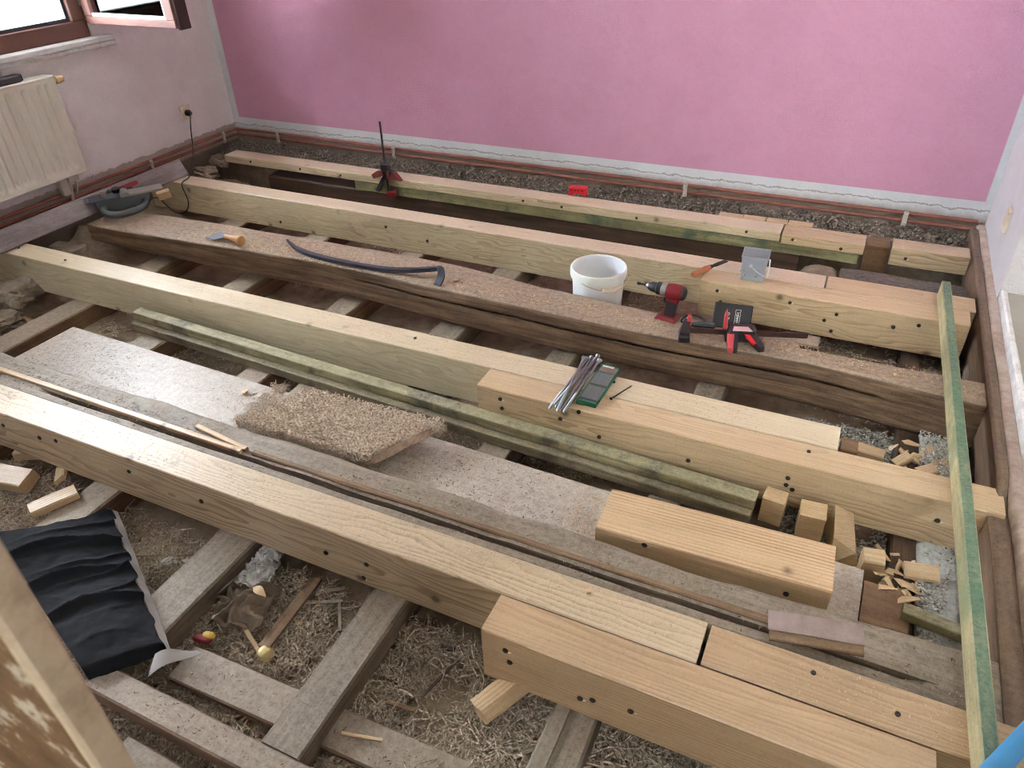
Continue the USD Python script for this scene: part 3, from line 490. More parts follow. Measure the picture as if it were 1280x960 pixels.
# cross battens under the joists
for i, (x, wd, y0, y1, lab) in enumerate(((-3.26, .14, .45, 3.4, 'first from the window wall'), (-2.66, .14, .45, 3.4, 'second from the window wall'), (-2.04, .125, .44, 3.4, 'third from the window wall, under the small wood blocks'),
        (-1.475, .14, .69, 3.4, 'fourth from the window wall, beside the black sheet'), (-.91, .112, .571, 3.4, 'fifth from the window wall, meeting the front board'), (-.32, .11, .62, 3.4, 'last before the right wall, dark and split'), (.37, .07, 1.36, 3.4, 'narrow and dark near the right wall'))):
    solo('cross_batten', rough_beam(y1 - y0, wd, .10, .003, 50 + i, .08, .006, 3, 14, groove=('top', wd * .55, .012, .1, .5) if i == 5 else None), M['old_dark'] if i > 5 else M['old_flat'] if i in (3, 4, 5) else M['batten'], 'dusty cross batten below the joists, ' + lab, 'batten', (x + wd / 2, y0, -.281), (-.012 if i == 4 else 0, 1, 0))
solo('cross_batten', rough_beam(.66, .12, .10, .003, 58, .08, .006), M['batten'], 'short cross batten between the wide plank and the pale middle joist', 'batten', (-1.71, 1.40, -.281), (0, 1, 0))
# treated stack
st = (1, -.047, 0)
solo('treated_batten', rough_beam(2.735, .07, .040, .0012, 61, .06, .003, 2, 14), M['treated_grey'], 'lower weathered treated batten of the stacked pair before the middle joist', 'batten', (-2.79, 1.838, -.179), st)
solo('treated_batten', rough_beam(2.75, .052, .038, .0016, 62, .06, .003, 2, 14), M['treated'], 'upper green treated batten of the stacked pair, mouldy on top', 'batten', (-2.80, 1.866, -.1375), st)
# wide plank and front boards
solo('wide_plank', rough_beam(3.31, .335, .026, .002, 63, .08, .003, 4, 8), M['plank'], 'wide dust-covered plank beneath the straw board', 'plank', (-3.05, 1.40, -.181), (1, -.028, 0))
solo('short_board', rough_beam(.115, .30, .024, .002, 64, .05, .003, 4), M['board_brown'], 'short brown board at the right end of the wide plank', 'board', (.263, 1.307, -.181), (1, -.028, 0))
solo('front_board', rough_beam(.92, .105, .022, .003, 65, .05, .004, 3), M['batten'], 'dusty board passing under the fifth cross batten', 'board', (-1.335, .622, -.254), (1, .03, 0))
solo('front_board', rough_beam(1.12, .072, .055, .002, 66, .05, .005, 3), M['batten'], 'thick dusty board at the front edge next to the black sheet', 'board', (-1.47, .498, -.236), (1, 0, 0))
solo('front_board', rough_beam(1.0, .10, .03, .003, 67, .05, .005, 3), M['batten'], 'low board in the near corner, below the thick front board', 'board', (-1.30, .37, -.262), (1, -.03, 0))
solo('ledger_board', rough_beam(3.9, .11, .022, .001, 68, .1, .003, 2), M['grey_paint_wood'], 'grey painted board leaning on the joist ends below the radiator', 'board', (-3.705, 3.18, .0), (0, -1, 0), (1, 0, .8)) if False else None
lb = thing('ledger_board', 'grey painted board standing on the joist ends below the radiator', 'board', (-3.72, .25, .001), (0, 1, 0), (.8, 0, .42))
part(lb, 'board', rough_beam(2.9, .1, .02, .001, 68, .1, .003, 2), M['grey_paint_wood'])
part(lb, 'knot', lathe([(0, .0215), (.012, .0212), (.016, .02)], 14).apply_transform(trimesh.transformations.scale_and_translate([1.6, .8, 1], [2.27, .06, 0])), M['old_dark'])
# green batten lying across the joists on the right
solo('green_batten', rough_beam(3.22, .032, .070, .0015, 69, .08, .003, 2), M['green_batten'], 'teal stained batten standing on edge across the joists on the right', 'batten', (.518, -.10, .001), (-.0223, 1, 0))
# right edge sill
bs = thing('door_sill_beam', 'worn reddish brown timber along the foot of the right wall', 'timber', (.593, 1.15, -.14), (0, 1, 0))
part(bs, 'timber', rough_beam(2.72, .036, .16, .004, 70, .05, .006, 4, 12, warp=lambda V: np.c_[V[:, 0], V[:, 1] * (1 + .6 * (V[:, 0] < .75)), V[:, 2] - .03 * sst(.85, .7, V[:, 0])]), M['brown_sill'])
solo('old_post', rough_beam(.105, .12, .18, .004, 71, .03, .006, 3), M['board_brown'], 'dark brown post stub between the two timbers in the far right', 'post', (.125, 3.63, -.21))
solo('mouldy_beam', rough_beam(.53, .2, .16, .012, 72, .03, .03, 5, 9), M['mouldy'], 'black mouldy beam end behind the far right new joist', 'beam', (.04, 3.26, -.235))
solo('field_stone', rock(.10, .10, .085, 73, 3, .15), M['stone'], 'rounded pale stone beside the black mouldy beam', 'stone', (-.035, 3.40, -.17))
for i, (x, l_) in enumerate(((-.585, .115), (-.465, .11), (-.35, .1), (-.245, .115))):
    solo('packing_block', rough_beam(l_, .055, .05, .002, 74 + i, .03, .004, 3), M['cut_wood'], ('first', 'second', 'third', 'last')[i] + ' of four chipped packing blocks behind the slim wall timber, counted from the left', 'wood block', (x, 3.672 + .004 * i, -.052))
solo('packing_block', rough_beam(.12, .085, .12, .004, 79, .03, .006, 3), M['batten'], 'grey wood block behind the thick old joist at the bar end of the clamp', 'wood block', (-.10, 2.585, -.15))

# rubble and sawdust at the window wall
g = np.random.default_rng(5)
for i, (x, y, z, r_, lab) in enumerate(((-3.62, 1.86, -.17, .10, 'craggy rubble stone beside the window end of the middle joist, camera side'), (-3.70, 1.60, -.16, .12, 'largest rubble stone at the left edge, above the first cross batten'), (-3.50, 1.70, -.21, .08, 'small rubble stone against the first cross batten'), (-3.72, 2.25, -.15, .11, 'rubble stone under the grey board, behind the middle joist'), (-3.86, 3.42, -.1, .09, 'rubble stone at the window end of the slim wall timber'), (-3.78, 3.28, -.13, .08, 'rubble stone in the far left bay, behind the second joist'), (-3.60, 1.40, -.2, .10, 'rubble stone nearest the camera at the left edge'), (-3.93, 3.62, -.08, .06, 'small rubble stone in the far left room corner'))):
    solo('rubble_stone', rock(r_, r_ * g.uniform(.7, 1), r_ * .55, 80 + i, 3, .5), M['stone'], lab, 'stone', (x, y, z), group='rubble stones at the foot of the window wall')
def heap(cx, cy, rx, ry, h_, seed):
    u, v = np.meshgrid(np.linspace(0, 1, 14), np.linspace(0, 2 * np.pi, 36, endpoint=False), indexing='ij'); x = cx + rx * u * np.cos(v); y = cy + ry * u * np.sin(v)
    z = bed_z(x, y) + h_ * (1 - u ** 1.5) * (1 + noise3(np.stack([x, y, 0 * x], -1), 12, seed)) - .012
    ix = np.arange(14 * 36).reshape(14, 36); j = np.roll(ix, -1, 1); F = np.vstack([np.c_[ix[:-1].ravel(), ix[1:].ravel(), j[1:].ravel()], np.c_[ix[:-1].ravel(), j[1:].ravel(), j[:-1].ravel()]])
    return trimesh.Trimesh(np.c_[x.ravel(), y.ravel(), z.ravel()], F, process=False)
for i, (x, y, rx, ry, lab) in enumerate(((-3.52, 2.22, .22, .12, 'below the window end of the thick old joist'), (-3.55, 2.84, .22, .15, 'beside the planer'), (-3.55, 3.35, .28, .14, 'in the far left corner bay'), (-3.55, 1.72, .1, .16, 'by the rubble at the window wall'))):
    solo('sawdust_heap', heap(x, y, rx, ry, .035, 90 + i), M['sawdust'], 'heap of tan sawdust ' + lab, 'sawdust', kind='stuff', smooth=True)
solo('sawdust_crumbs', straws(5000, -3.1, -1.55, 2.43, 2.62, lambda X, Y: 0 * X + .0, .003, .009, .0014, 30, lambda X, Y: np.clip(1.3 - np.abs(X + 2.35) / .6, 0, 1) * np.clip(1.25 - (Y - 2.43) / .16, .0, 1), .002, .2, .6, .3), M['crumbs'], 'coarse sawdust crumbs strewn round the pry bar on the thick old joist', 'sawdust', kind='stuff', smooth=False)
solo('sawdust_crumbs', straws(2500, -.56, .25, 1.36, 1.62, lambda X, Y: 0 * X - .153, .003, .01, .0013, 31, nz(6, 3, .4, .6), .002, .2, .6, .3), M['crumbs'], 'fine sawdust round the striped offcut on the wide plank', 'sawdust', kind='stuff', smooth=False)

# ================================================================ PIPES, RADIATOR, SOCKETS
def pipe_run(name, label, pts, r, clips, axis):
    t = thing(name, label, 'pipe')
    part(t, 'pipe', tube(pts, r, 10), M['copper'])
    return t
pipe_run('heating_pipe', 'upper copper heating pipe along the window wall and pink wall', fillet([(-4.022, .35, .05), (-4.022, 3.925, .052), (.585, 3.925, .036)]), .0095, 0, 0)
pipe_run('heating_pipe', 'lower copper heating pipe along the window wall and pink wall', fillet([(-4.022, .35, .012), (-4.022, 3.925, .014), (.595, 3.925, -.002)]), .0095, 0, 0)
clip = cat(box(-.011, .011, -.008, .0, -.035, .038, .002), box(-.009, .009, -.014, -.006, -.028, -.014, .002), box(-.009, .009, -.014, -.006, .012, .028, .002))
for i, (x, lab) in enumerate(((-3.628, 'left corner'), (-2.695, 'standing clamp'), (-.818, 'four packing blocks'), (.274, 'far right timber stub'))):
    solo('pipe_clip', clip, M['clip'], 'pale pipe clip on the pink wall nearest the ' + lab, 'pipe clip', (x, 3.902, .03 - .008 * i * .6))
for y, lab in ((3.141, 'below the socket'), (3.772, 'in the far left corner')):
    solo('pipe_clip', clip, M['clip'], 'pale pipe clip on the window wall ' + lab, 'pipe clip', (-3.995, y, .032), (0, 1, 0))
# radiator: ribbed panel
ra = thing('radiator', 'cream white ribbed panel radiator on the window wall', 'radiator')
yy = np.linspace(1.45, 2.665, 325); zz = np.r_[np.linspace(.165, .235, 12), np.linspace(.25, .58, 8), np.linspace(.595, .66, 12)]
Y, Zg = np.meshgrid(yy, zz, indexing='ij'); fade = sst(.185, .215, Zg) * sst(.64, .615, Zg); e = (2.665 - Y - .03)
rib = (.5 - .5 * np.cos(2 * np.pi * e / .0445)); rib = np.where(e > 0, rib ** 1.5, 0); Xg = -3.925 - .017 * rib * fade
ix = np.arange(Y.size).reshape(Y.shape); a, b, c, d = ix[:-1, :-1].ravel(), ix[1:, :-1].ravel(), ix[1:, 1:].ravel(), ix[:-1, 1:].ravel()
front = trimesh.Trimesh(np.c_[Xg.ravel(), Y.ravel(), Zg.ravel()], np.vstack([np.c_[a, b, c], np.c_[a, c, d]]), process=False)
part(ra, 'panel', front, M['radiator'], True)
part(ra, 'back_panel', box(-4.0, -3.945, 1.45, 2.662, .17, .655, .004), M['radiator'])
part(ra, 'top_edge', box(-4.005, -3.923, 1.45, 2.667, .655, .668, .004), M['radiator']); part(ra, 'bottom_edge', box(-3.95, -3.924, 1.45, 2.666, .158, .168, .003), M['radiator']); part(ra, 'side_edge', box(-3.95, -3.924, 2.66, 2.668, .16, .665, .002), M['radiator'])
vv = lathe_x([(0, .0), (0, .012), (.02, .012), (.02, .02), (.045, .02), (.048, .017), (.062, .017), (.062, .009), (.055, .009), (.055, 0)], 20)
vv.apply_transform(frame((-3.955, 2.668, .635), (0, 1, 0)).T); part(ra, 'valve_cap', vv, M['tan'], 30, 'tan valve cap')
part(ra, 'connection', cat(box(-3.985, -3.95, 2.50, 2.545, .06, .155, .004), box(-3.97, -3.945, 2.55, 2.62, .12, .16, .005), tube([(-3.965, 2.60, .155), (-3.965, 2.60, .10), (-3.99, 2.6, .05)], .008), tube([(-3.965, 2.56, .155), (-3.965, 2.56, .08), (-3.99, 2.56, .012)], .008)), M['clip'])
rb = thing('dark_box', 'dark grey box lying on top of the radiator', 'box', (-3.965, 2.27, .6685), (0, 1, 0))
part(rb, 'body', box(0, .235, -.028, .028, 0, .034, .006), M['gasket']); part(rb, 'end_cap', box(.2352, .242, -.026, .026, .002, .032, .003), M['black'])
# wall socket with plug and cable
so = thing('wall_socket', 'cream wall socket with a black plug on the window wall', 'socket', (-4.04, 3.547, .252), (0, 1, 0), (1, 0, 0))
def rot(m, R_): m.apply_transform(R_); return m
part(so, 'plate', box(-.042, .042, -.045, .045, 0, .011, .004), M['cream']); part(so, 'socket_rim', lathe([(.022, .010), (.022, .016), (.029, .016), (.030, .010)], 24), M['cream'])
pg = thing('power_cord', 'black power cord hanging from the wall socket down to the planer', 'cable')
part(pg, 'plug', cat(lathe_x([(0, 0), (0, .019), (.02, .02), (.032, .014), (.04, .008), (.04, 0)], 16).apply_translation([-4.028, 3.547, .25])), M['black'])
part(pg, 'cord', tube(smoothpath([(-3.99, 3.547, .25), (-3.95, 3.50, .245), (-3.90, 3.43, .18), (-3.80, 3.31, .075), (-3.70, 3.16, .012), (-3.655, 3.09, .006), (-3.63, 3.018, .0), (-3.61, 3.012, -.10), (-3.64, 3.0, -.165), (-3.78, 3.0, -.16), (-3.88, 3.0, -.11), (-3.88, 2.93, -.13), (-3.80, 2.84, -.10), (-3.62, 2.70, -.01), (-3.54, 2.63, .012), (-3.56, 2.60, .03)], 110), .0035, 6), M['black'])
# empty socket surround on the right wall
eo = thing('socket_surround', 'empty cream socket frame standing out from the right wall', 'socket', (.622, 3.47, .225), (0, -1, 0), (-1, 0, 0))
for nm, b in zip(('rail', 'rail', 'stile', 'stile'), (box(-.045, .045, .036, .048, 0, .010, .002), box(-.045, .045, -.048, -.036, 0, .010, .002), box(-.045, -.033, -.036, .036, 0, .010, .002), box(.033, .045, -.036, .036, 0, .018, .002))): part(eo, nm, b, M['cream'])
part(eo, 'back', box(-.033, .033, -.036, .036, 0, .003), M['tan'])

# ================================================================ TOOLS
# white bucket
bk = thing('bucket', 'white plastic bucket standing between two joists', 'bucket', (-.90, 2.715, -.18))
part(bk, 'body', lathe([(0, 0), (.098, 0), (.102, .004), (.112, .25), (.1105, .25), (.1, .008), (0, .006)], 48), M['white_plastic'])
part(bk, 'rim', lathe([(.112, .222), (.1195, .224), (.121, .232), (.121, .256), (.118, .263), (.113, .264), (.1105, .26), (.1105, .25)], 48), M['white_plastic'])
part(bk, 'contents', lathe([(0, .10), (.104, .098), (.104, .09), (0, .09)], 32), M['clip'], label='greyish contents')
th = np.radians(np.linspace(-105, 60, 26)); part(bk, 'bail_handle', tube(np.c_[.124 * np.cos(th), .124 * np.sin(th), .232 - .03 * np.sin(np.linspace(0, np.pi, 26))], .0035, 6), M['clip'])
th = np.radians(np.linspace(-62, -22, 10)); part(bk, 'grip', tube(np.c_[.127 * np.cos(th), .127 * np.sin(th), .212 - .006 * np.sin(np.linspace(0, np.pi, 10))], .010, 10), M['cream'])
# drill
dr = thing('cordless_drill', 'red and black cordless drill standing on the thick old joist', 'drill', (-.545, 2.535, .004), (-1, .12, 0))
ZA = .118
part(dr, 'motor_housing', cat(lathe_x([(-.056, 0), (-.054, .022), (-.045, .030), (-.01, .031), (.012, .027), (.014, 0)], 24).apply_translation([0, 0, ZA]), box(-.04, .012, -.016, .016, ZA - .045, ZA - .02, .006)), M['red'])
part(dr, 'rear_cap', lathe_x([(-.063, 0), (-.061, .02), (-.055, .027), (-.05, .0285), (-.05, 0)], 24).apply_translation([0, 0, ZA]), M['black'])
part(dr, 'gear_ring', lathe_x([(.012, .0), (.012, .0285), (.022, .029), (.024, .0275), (.034, .027), (.036, 0)], 24).apply_translation([0, 0, ZA]), M['grey_metal'])
part(dr, 'torque_collar', lathe_x([(.034, 0), (.034, .0255), (.052, .0255), (.056, .022), (.058, 0)], 20).apply_translation([0, 0, ZA]), M['black'])
part(dr, 'chuck', lathe_x([(.056, 0), (.056, .021), (.076, .020), (.09, .014), (.092, 0)], 20).apply_translation([0, 0, ZA]), M['black'])
part(dr, 'chuck_nose', lathe_x([(.09, 0), (.09, .0135), (.098, .010), (.101, .006), (.101, 0)], 16).apply_translation([0, 0, ZA]), M['steel'])
part(dr, 'bit', lathe_x([(.1, 0), (.1, .004), (.125, .004), (.126, .006), (.138, .006), (.14, 0)], 10).apply_translation([0, 0, ZA]), M['dark_steel'])
part(dr, 'handle', hull([(sx + dx, sy, z) for z, x0, x1 in ((.012, -.026, .012), (.088, -.034, .008)) for sx in (x0, x1) for dx in (0,) for sy in (-.015, -.010, .010, .015)] + [(-.012, -.018, .05), (-.012, .018, .05)]), M['black'])
part(dr, 'trigger', hull([(.008, -.007, .088), (.022, -.006, .086), (.02, -.006, .066), (.006, -.007, .062), (.008, .007, .088), (.022, .006, .086), (.02, .006, .066), (.006, .007, .062)]), M['black'])
part(dr, 'foot', hull([(-.042, -.034, 0), (.046, -.034, 0), (-.042, .034, 0), (.046, .034, 0), (-.03, -.026, .014), (.03, -.026, .014), (-.03, .026, .014), (.03, .026, .014)]), M['red'])
# lying clamp
cl = thing('bar_clamp', 'one-hand bar clamp lying flat on the thick old joist', 'clamp', (-.455, 2.43, .024), (1, .30, -.0))
part(cl, 'bar', box(-.01, .45, -.003, .003, -.011, .011, .001), M['clampbar'])
part(cl, 'fixed_jaw', cat(hull([(-.02, -.05, -.02), (.02, -.05, -.02), (-.02, .02, -.02), (.025, .03, -.02), (-.02, -.045, .014), (.015, -.045, .014), (.0, .03, .034), (.022, .03, .034)]), box(-.024, .018, -.062, -.045, -.022, .006, .004)), M['black'])
part(cl, 'jaw_pad', hull([(.006, .012, .01), (.026, .012, .01), (.008, .04, .01), (.026, .04, .01), (.010, .015, .05), (.024, .015, .05), (.012, .04, .048), (.024, .04, .048), (.026, .02, -.02)]), M['coral'])
part(cl, 'slider', hull([(.15, -.035, -.02), (.27, -.035, -.02), (.15, .03, -.02), (.28, .03, -.02), (.165, -.03, .026), (.25, -.03, .026), (.165, .02, .026), (.255, .02, .026)]), M['black'])
part(cl, 'sticker', hull([(.172, -.034, .0265), (.245, -.034, .0265), (.18, .0, .0268), (.232, .0, .0268), (.2, -.02, .0275)]), M['pinkprint'])
part(cl, 'handle', hull([(.155, -.03, .012), (.185, -.03, .012), (.155, -.03, -.018), (.185, -.03, -.018), (.152, -.115, .0), (.170, -.118, .0), (.153, -.115, -.02), (.169, -.118, -.02)]), M['coral'])
part(cl, 'grip_inlay', hull([(.181, -.03, .016), (.196, -.03, .016), (.181, -.03, -.016), (.196, -.03, -.016), (.168, -.116, .002), (.184, -.116, .002), (.17, -.116, -.02), (.184, -.116, -.02)]), M['black'])
part(cl, 'lever', hull([(.235, -.03, .012), (.265, -.03, .012), (.235, -.03, -.018), (.265, -.03, -.018), (.262, -.10, .0), (.282, -.095, .0), (.262, -.10, -.02), (.282, -.095, -.02)]), M['black'])
part(cl, 'release_tab', hull([(.215, -.035, .016), (.235, -.04, .016), (.24, -.08, .004), (.255, -.08, .004), (.222, -.04, .0), (.245, -.08, -.006)]), M['redb'])
part(cl, 'moving_pad', hull([(.14, .0, .02), (.158, .0, .02), (.142, .02, .065), (.156, .02, .065), (.146, .0, .10), (.15, .03, .02), (.148, .012, -.02)]), M['coral'])
# standing clamp
c2 = thing('bar_clamp', 'one-hand bar clamp standing upright at the slim wall timber', 'clamp', (-2.507, 3.527, 0), (1, 0, 0), (.045, .0, 1))
part(c2, 'bar', box(-.006, .006, -.003, .003, -.115, .335, .001), M['black'])
part(c2, 'slider', cat(box(-.028, .024, -.018, .02, .05, .095, .006), hull([(-.02, -.016, .06), (.05, -.016, .05), (-.02, .016, .06), (.05, .016, .05), (-.01, -.016, .0), (.02, -.016, .0), (-.01, .016, 0), (.02, .016, 0)])), M['black'])
part(c2, 'jaw', hull([(.02, -.016, .05), (.03, -.016, .012), (.02, .02, .05), (.09, -.012, .012), (.09, .02, .012), (.10, -.01, .0), (.10, .02, .0), (.06, .02, .045), (.06, -.014, .045)]), M['maroon'])
part(c2, 'handle', hull([(-.02, -.014, .055), (-.02, .014, .055), (-.06, -.013, .045), (-.06, .013, .045), (-.10, -.012, .02), (-.10, .012, .02), (-.09, -.012, -.005), (-.09, .012, -.005), (-.02, -.014, .02), (-.02, .014, .02)]), M['maroon'])
part(c2, 'lever', hull([(-.02, -.014, .02), (.0, -.014, .02), (-.02, .012, .02), (.0, .012, .02), (-.085, -.014, -.075), (-.06, -.014, -.08), (-.085, .01, -.075), (-.06, .01, -.08)]), M['black'])
part(c2, 'label', box(.012, .03, -.0175, -.0165, .005, .055), M['maroon'])
part(c2, 'fixed_jaw', hull([(-.008, -.014, -.075), (.045, -.012, -.072), (-.008, .016, -.11), (.05, .016, -.06), (.06, -.01, -.085), (.04, .012, -.115), (.0, -.012, -.118)]), M['red'])
# bit box with print, on its side behind the clamp
bb = thing('bit_box', 'dark case with white print leaning behind the lying clamp', 'case', (-.372, 2.535, .002), (1, .12, 0), (-.02, -.86, .62))
part(bb, 'case', box(0, .142, 0, .098, -.034, 0, .004), M['black']); part(bb, 'seam', box(-.0005, .1425, .0, .0985, -.019, -.017), M['gasket'])
def text(s, hgt, o, ang, bold=True):
    m = meshkit.text_mesh(s, hgt, .0006, bold); m.apply_transform(trimesh.transformations.rotation_matrix(ang, [0, 0, 1])); m.apply_translation(o); return m
part(bb, 'lettering', text('E U', .013, (.060, .034, 0), math.pi / 2), M['white'], False)
part(bb, 'lettering', text('ANNEX', .009, (.094, .024, 0), math.pi / 2), M['white'], False)
part(bb, 'logo_frame', cat(box(.080, .0815, .018, .076, 0, .0006), box(.098, .0995, .018, .076, 0, .0006), box(.0815, .098, .018, .0195, 0, .0006), box(.0815, .098, .0745, .076, 0, .0006)), M['white'], False)
cb = thing('cable_loop', 'black cable loop lying left of the dark case', 'cable')
part(cb, 'cable', tube(smoothpath([(-.39, 2.53, .012), (-.43, 2.57, .014), (-.47, 2.55, .02), (-.485, 2.51, .012), (-.44, 2.52, .008), (-.38, 2.51, .012)], 40), .0045, 6), M['black']); part(cb, 'sleeve', tube([(-.45, 2.50, .012), (-.40, 2.515, .016), (-.36, 2.525, .012)], [.008, .013, .011], 8), M['greygreen'])
# transparent screw box
tb = thing('clear_box', 'clear plastic tub half full of screws on the doubling timber', 'box', (-.302, 3.02, .001), (1, .06, 0))
def tub(wb, db, wt, dt, z0, z1, inset):
    return [np.array([(-w_ / 2 + inset, -d_ / 2 + inset, z), (w_ / 2 - inset, -d_ / 2 + inset, z), (w_ / 2 - inset, d_ / 2 - inset, z), (-w_ / 2 + inset, d_ / 2 - inset, z)]) for w_, d_, z in ((wb, db, z0), (wt, dt, z1))]
def tubmesh(wb, db, wt, dt, hgt, t=.002):
    (a0, a1), (b0, b1) = tub(wb, db, wt, dt, 0, hgt, 0), tub(wb, db, wt, dt, t, hgt, t); V = np.vstack([a0, a1, b0, b1]); F = []
    for j in range(4):
        k = (j + 1) % 4; F += [(j, k, k + 4), (j, k + 4, j + 4), (8 + j, 12 + k, 8 + k), (8 + j, 12 + j, 12 + k), (4 + j, 4 + k, 12 + k), (4 + j, 12 + k, 12 + j)]
    F += [(0, 2, 1), (0, 3, 2), (8, 9, 10), (8, 10, 11)]; return trimesh.Trimesh(V, F, process=False)
part(tb, 'tub', tubmesh(.094, .075, .108, .098, .112), M['clear'], False)
rim = [box(-.056, .056, -.052, -.047, .108, .114, .001), box(-.056, .056, .047, .052, .108, .114, .001), box(-.056, -.051, -.047, .047, .108, .114, .001), box(.051, .056, -.047, .047, .108, .114, .001)]
part(tb, 'rim', cat(*rim), M['clear'], False)
part(tb, 'bail', cat(ribbon([(.058, .045, .07), (.062, .0, .045), (.06, -.05, .028), (.02, -.056, .05), (-.012, -.052, .072)], .006, .002), lathe([(0, 0), (.007, 0), (.007, .003), (0, .003)], 12).apply_transform(frame((-.012, -.0525, .075), (1, 0, 0), (0, -1, 0)).T)), M['white'])
part(tb, 'screws', straws(420, -.04, .04, -.03, .03, lambda X, Y: .004 + .044 * np.random.default_rng(3).random(len(X)), .02, .035, .0022, 33, None, .01, 0, 1.4, .8), M['steel'], False, kind='stuff')
# chisel
ch = thing('chisel', 'wood chisel with a reddish wooden handle on the end of the doubling timber', 'chisel', (-.538, 2.915, .016), (.42, .78, .02))
part(ch, 'handle', lathe_x([(0, 0), (0, .011), (.008, .0145), (.05, .0135), (.085, .015), (.105, .012), (.108, 0)], 16), M['handle_red']); part(ch, 'ferrule', lathe_x([(.105, 0), (.105, .0105), (.12, .009), (.12, 0)], 14), M['dark_steel'])
part(ch, 'blade', hull([(.118, -.005, -.003), (.118, .005, -.003), (.118, -.004, .004), (.118, .004, .004), (.15, -.011, -.004), (.15, .011, -.004), (.15, -.009, .002), (.15, .009, .002), (.225, -.011, -.006), (.225, .011, -.006), (.21, -.01, -.002), (.21, .01, -.002)]), M['dark_steel'])
# screw bundle, bit case, nail
for i, (xa, ya, xb, yb, z) in enumerate(((-.735, 2.125, -.745, 1.80, .006), (-.722, 2.14, -.728, 1.795, .006), (-.705, 2.132, -.706, 1.79, .006), (-.69, 2.125, -.694, 1.80, .006), (-.742, 2.11, -.712, 1.79, .016), (-.70, 2.142, -.735, 1.80, .016), (-.684, 2.118, -.69, 1.785, .015))):
    o = (xa, ya, z); sx = thing('long_screw', 'long zinc timber screw in the bundle beside the green bit case', 'screw', o, (xb - xa, yb - ya, 0), group='long timber screws bundled on the middle joist') if i == 0 else None
    if i == 0:
        first = sx; part(sx, 'head', lathe_x([(-.004, 0), (-.004, .009), (0, .0095), (.006, .005), (.006, 0)], 14), M['steel']); part(sx, 'shank', lathe_x([(.005, 0), (.005, .0042), (.22, .0042), (.22, 0)], 10), M['steel'])
        part(sx, 'thread', lathe_x([(.2, .004)] + [q for k in range(22) for q in ((.22 + k * .005, .0036), (.2225 + k * .005, .0056))] + [(.334, .001), (.335, 0)], 10), M['steel'])
    else: copy_of(first, o, (xb - xa, yb - ya, 0))
gc = thing('bit_case', 'green bit case with a clear lid beside the long screws', 'case', (-.678, 1.862, .001), (.275, .961, 0) if False else (0.03, 1, 0))
part(gc, 'tray', cat(box(0, .245, -.072, 0, 0, .006, .002), box(0, .012, -.072, 0, .006, .017, .002), box(.233, .245, -.072, 0, .006, .017, .002), box(.012, .233, -.004, 0, .006, .015, .001), box(.012, .233, -.072, -.068, .006, .015, .001)), M['green'])
for k in range(14):
    yk = -.011 - (k % 7) * .0085; xk = .03 + (k // 7) * .09
    part(gc, 'bit', lathe_x([(0, 0), (0, .0033), (.075, .0033), (.08, .001), (.08, 0)], 8).apply_translation([xk, yk, .0098]), M['steel'])
part(gc, 'insert_card', box(.2, .232, -.066, -.006, .0065, .012), M['paper']); part(gc, 'divider', cat(box(.022, .025, -.068, -.004, .006, .0145), box(.113, .116, -.068, -.004, .006, .0145), box(.194, .197, -.068, -.004, .006, .0145)), M['black'])
part(gc, 'lid', box(.006, .239, -.069, -.003, .0152, .0172, .0008), M['clear_lid'], False); part(gc, 'print', box(.222, .232, -.052, -.01, .01725, .0175), M['white'])
na = thing('small_screw', 'single dark screw lying right of the green bit case', 'screw', (-.575, 1.93, .0045), (.05, .12, 0))
part(na, 'head', lathe_x([(-.003, 0), (-.003, .006), (.004, .003), (.004, 0)], 12), M['dark_steel']); part(na, 'shank', lathe_x([(.003, 0), (.003, .0026), (.10, .0024), (.11, 0)], 8), M['dark_steel'])
# pry bar
pb = thing('pry_bar', 'blue-black pry bar with a hooked end on the thick old joist', 'pry bar')
pth = smoothpath([(-2.455, 2.555, .022), (-2.40, 2.525, .013), (-2.32, 2.495, .009), (-2.16, 2.470, .009), (-1.95, 2.462, .012), (-1.75, 2.478, .018), (-1.63, 2.50, .034), (-1.575, 2.505, .046)], 40)
k = np.linspace(0, 1, 40); part(pb, 'bar', ribbon(pth, np.where(k < .2, .010 + .016 * k / .2, .026), np.where(k < .15, .005 + .011 * k / .15, .016)), M['blued'])
part(pb, 'hook', ribbon(smoothpath([(-1.58, 2.505, .046), (-1.553, 2.497, .048), (-1.540, 2.478, .036), (-1.538, 2.455, .016), (-1.540, 2.435, .004)], 14), np.linspace(.026, .036, 14), np.linspace(.016, .005, 14), (0, 0, 1)), M['blued'])
# scraper
sc = thing('scraper', 'scraper with a bright blade and round wooden handle on the thick old joist', 'scraper', (-2.66, 2.462, .02), (-.97, .15, -.02))
part(sc, 'handle', lathe_x([(0, 0), (0, .022), (.006, .026), (.02, .024), (.06, .015), (.10, .012), (.125, .012), (.125, 0)], 18), M['handle']); part(sc, 'blade', hull([(.12, -.01, -.003), (.12, .01, -.003), (.12, -.01, .002), (.12, .01, .002), (.155, -.04, -.01), (.155, .04, -.01), (.235, -.042, -.016), (.235, .042, -.016), (.235, -.042, -.013), (.155, .04, -.006), (.155, -.04, -.006), (.235, .042, -.013)]), M['blade'])
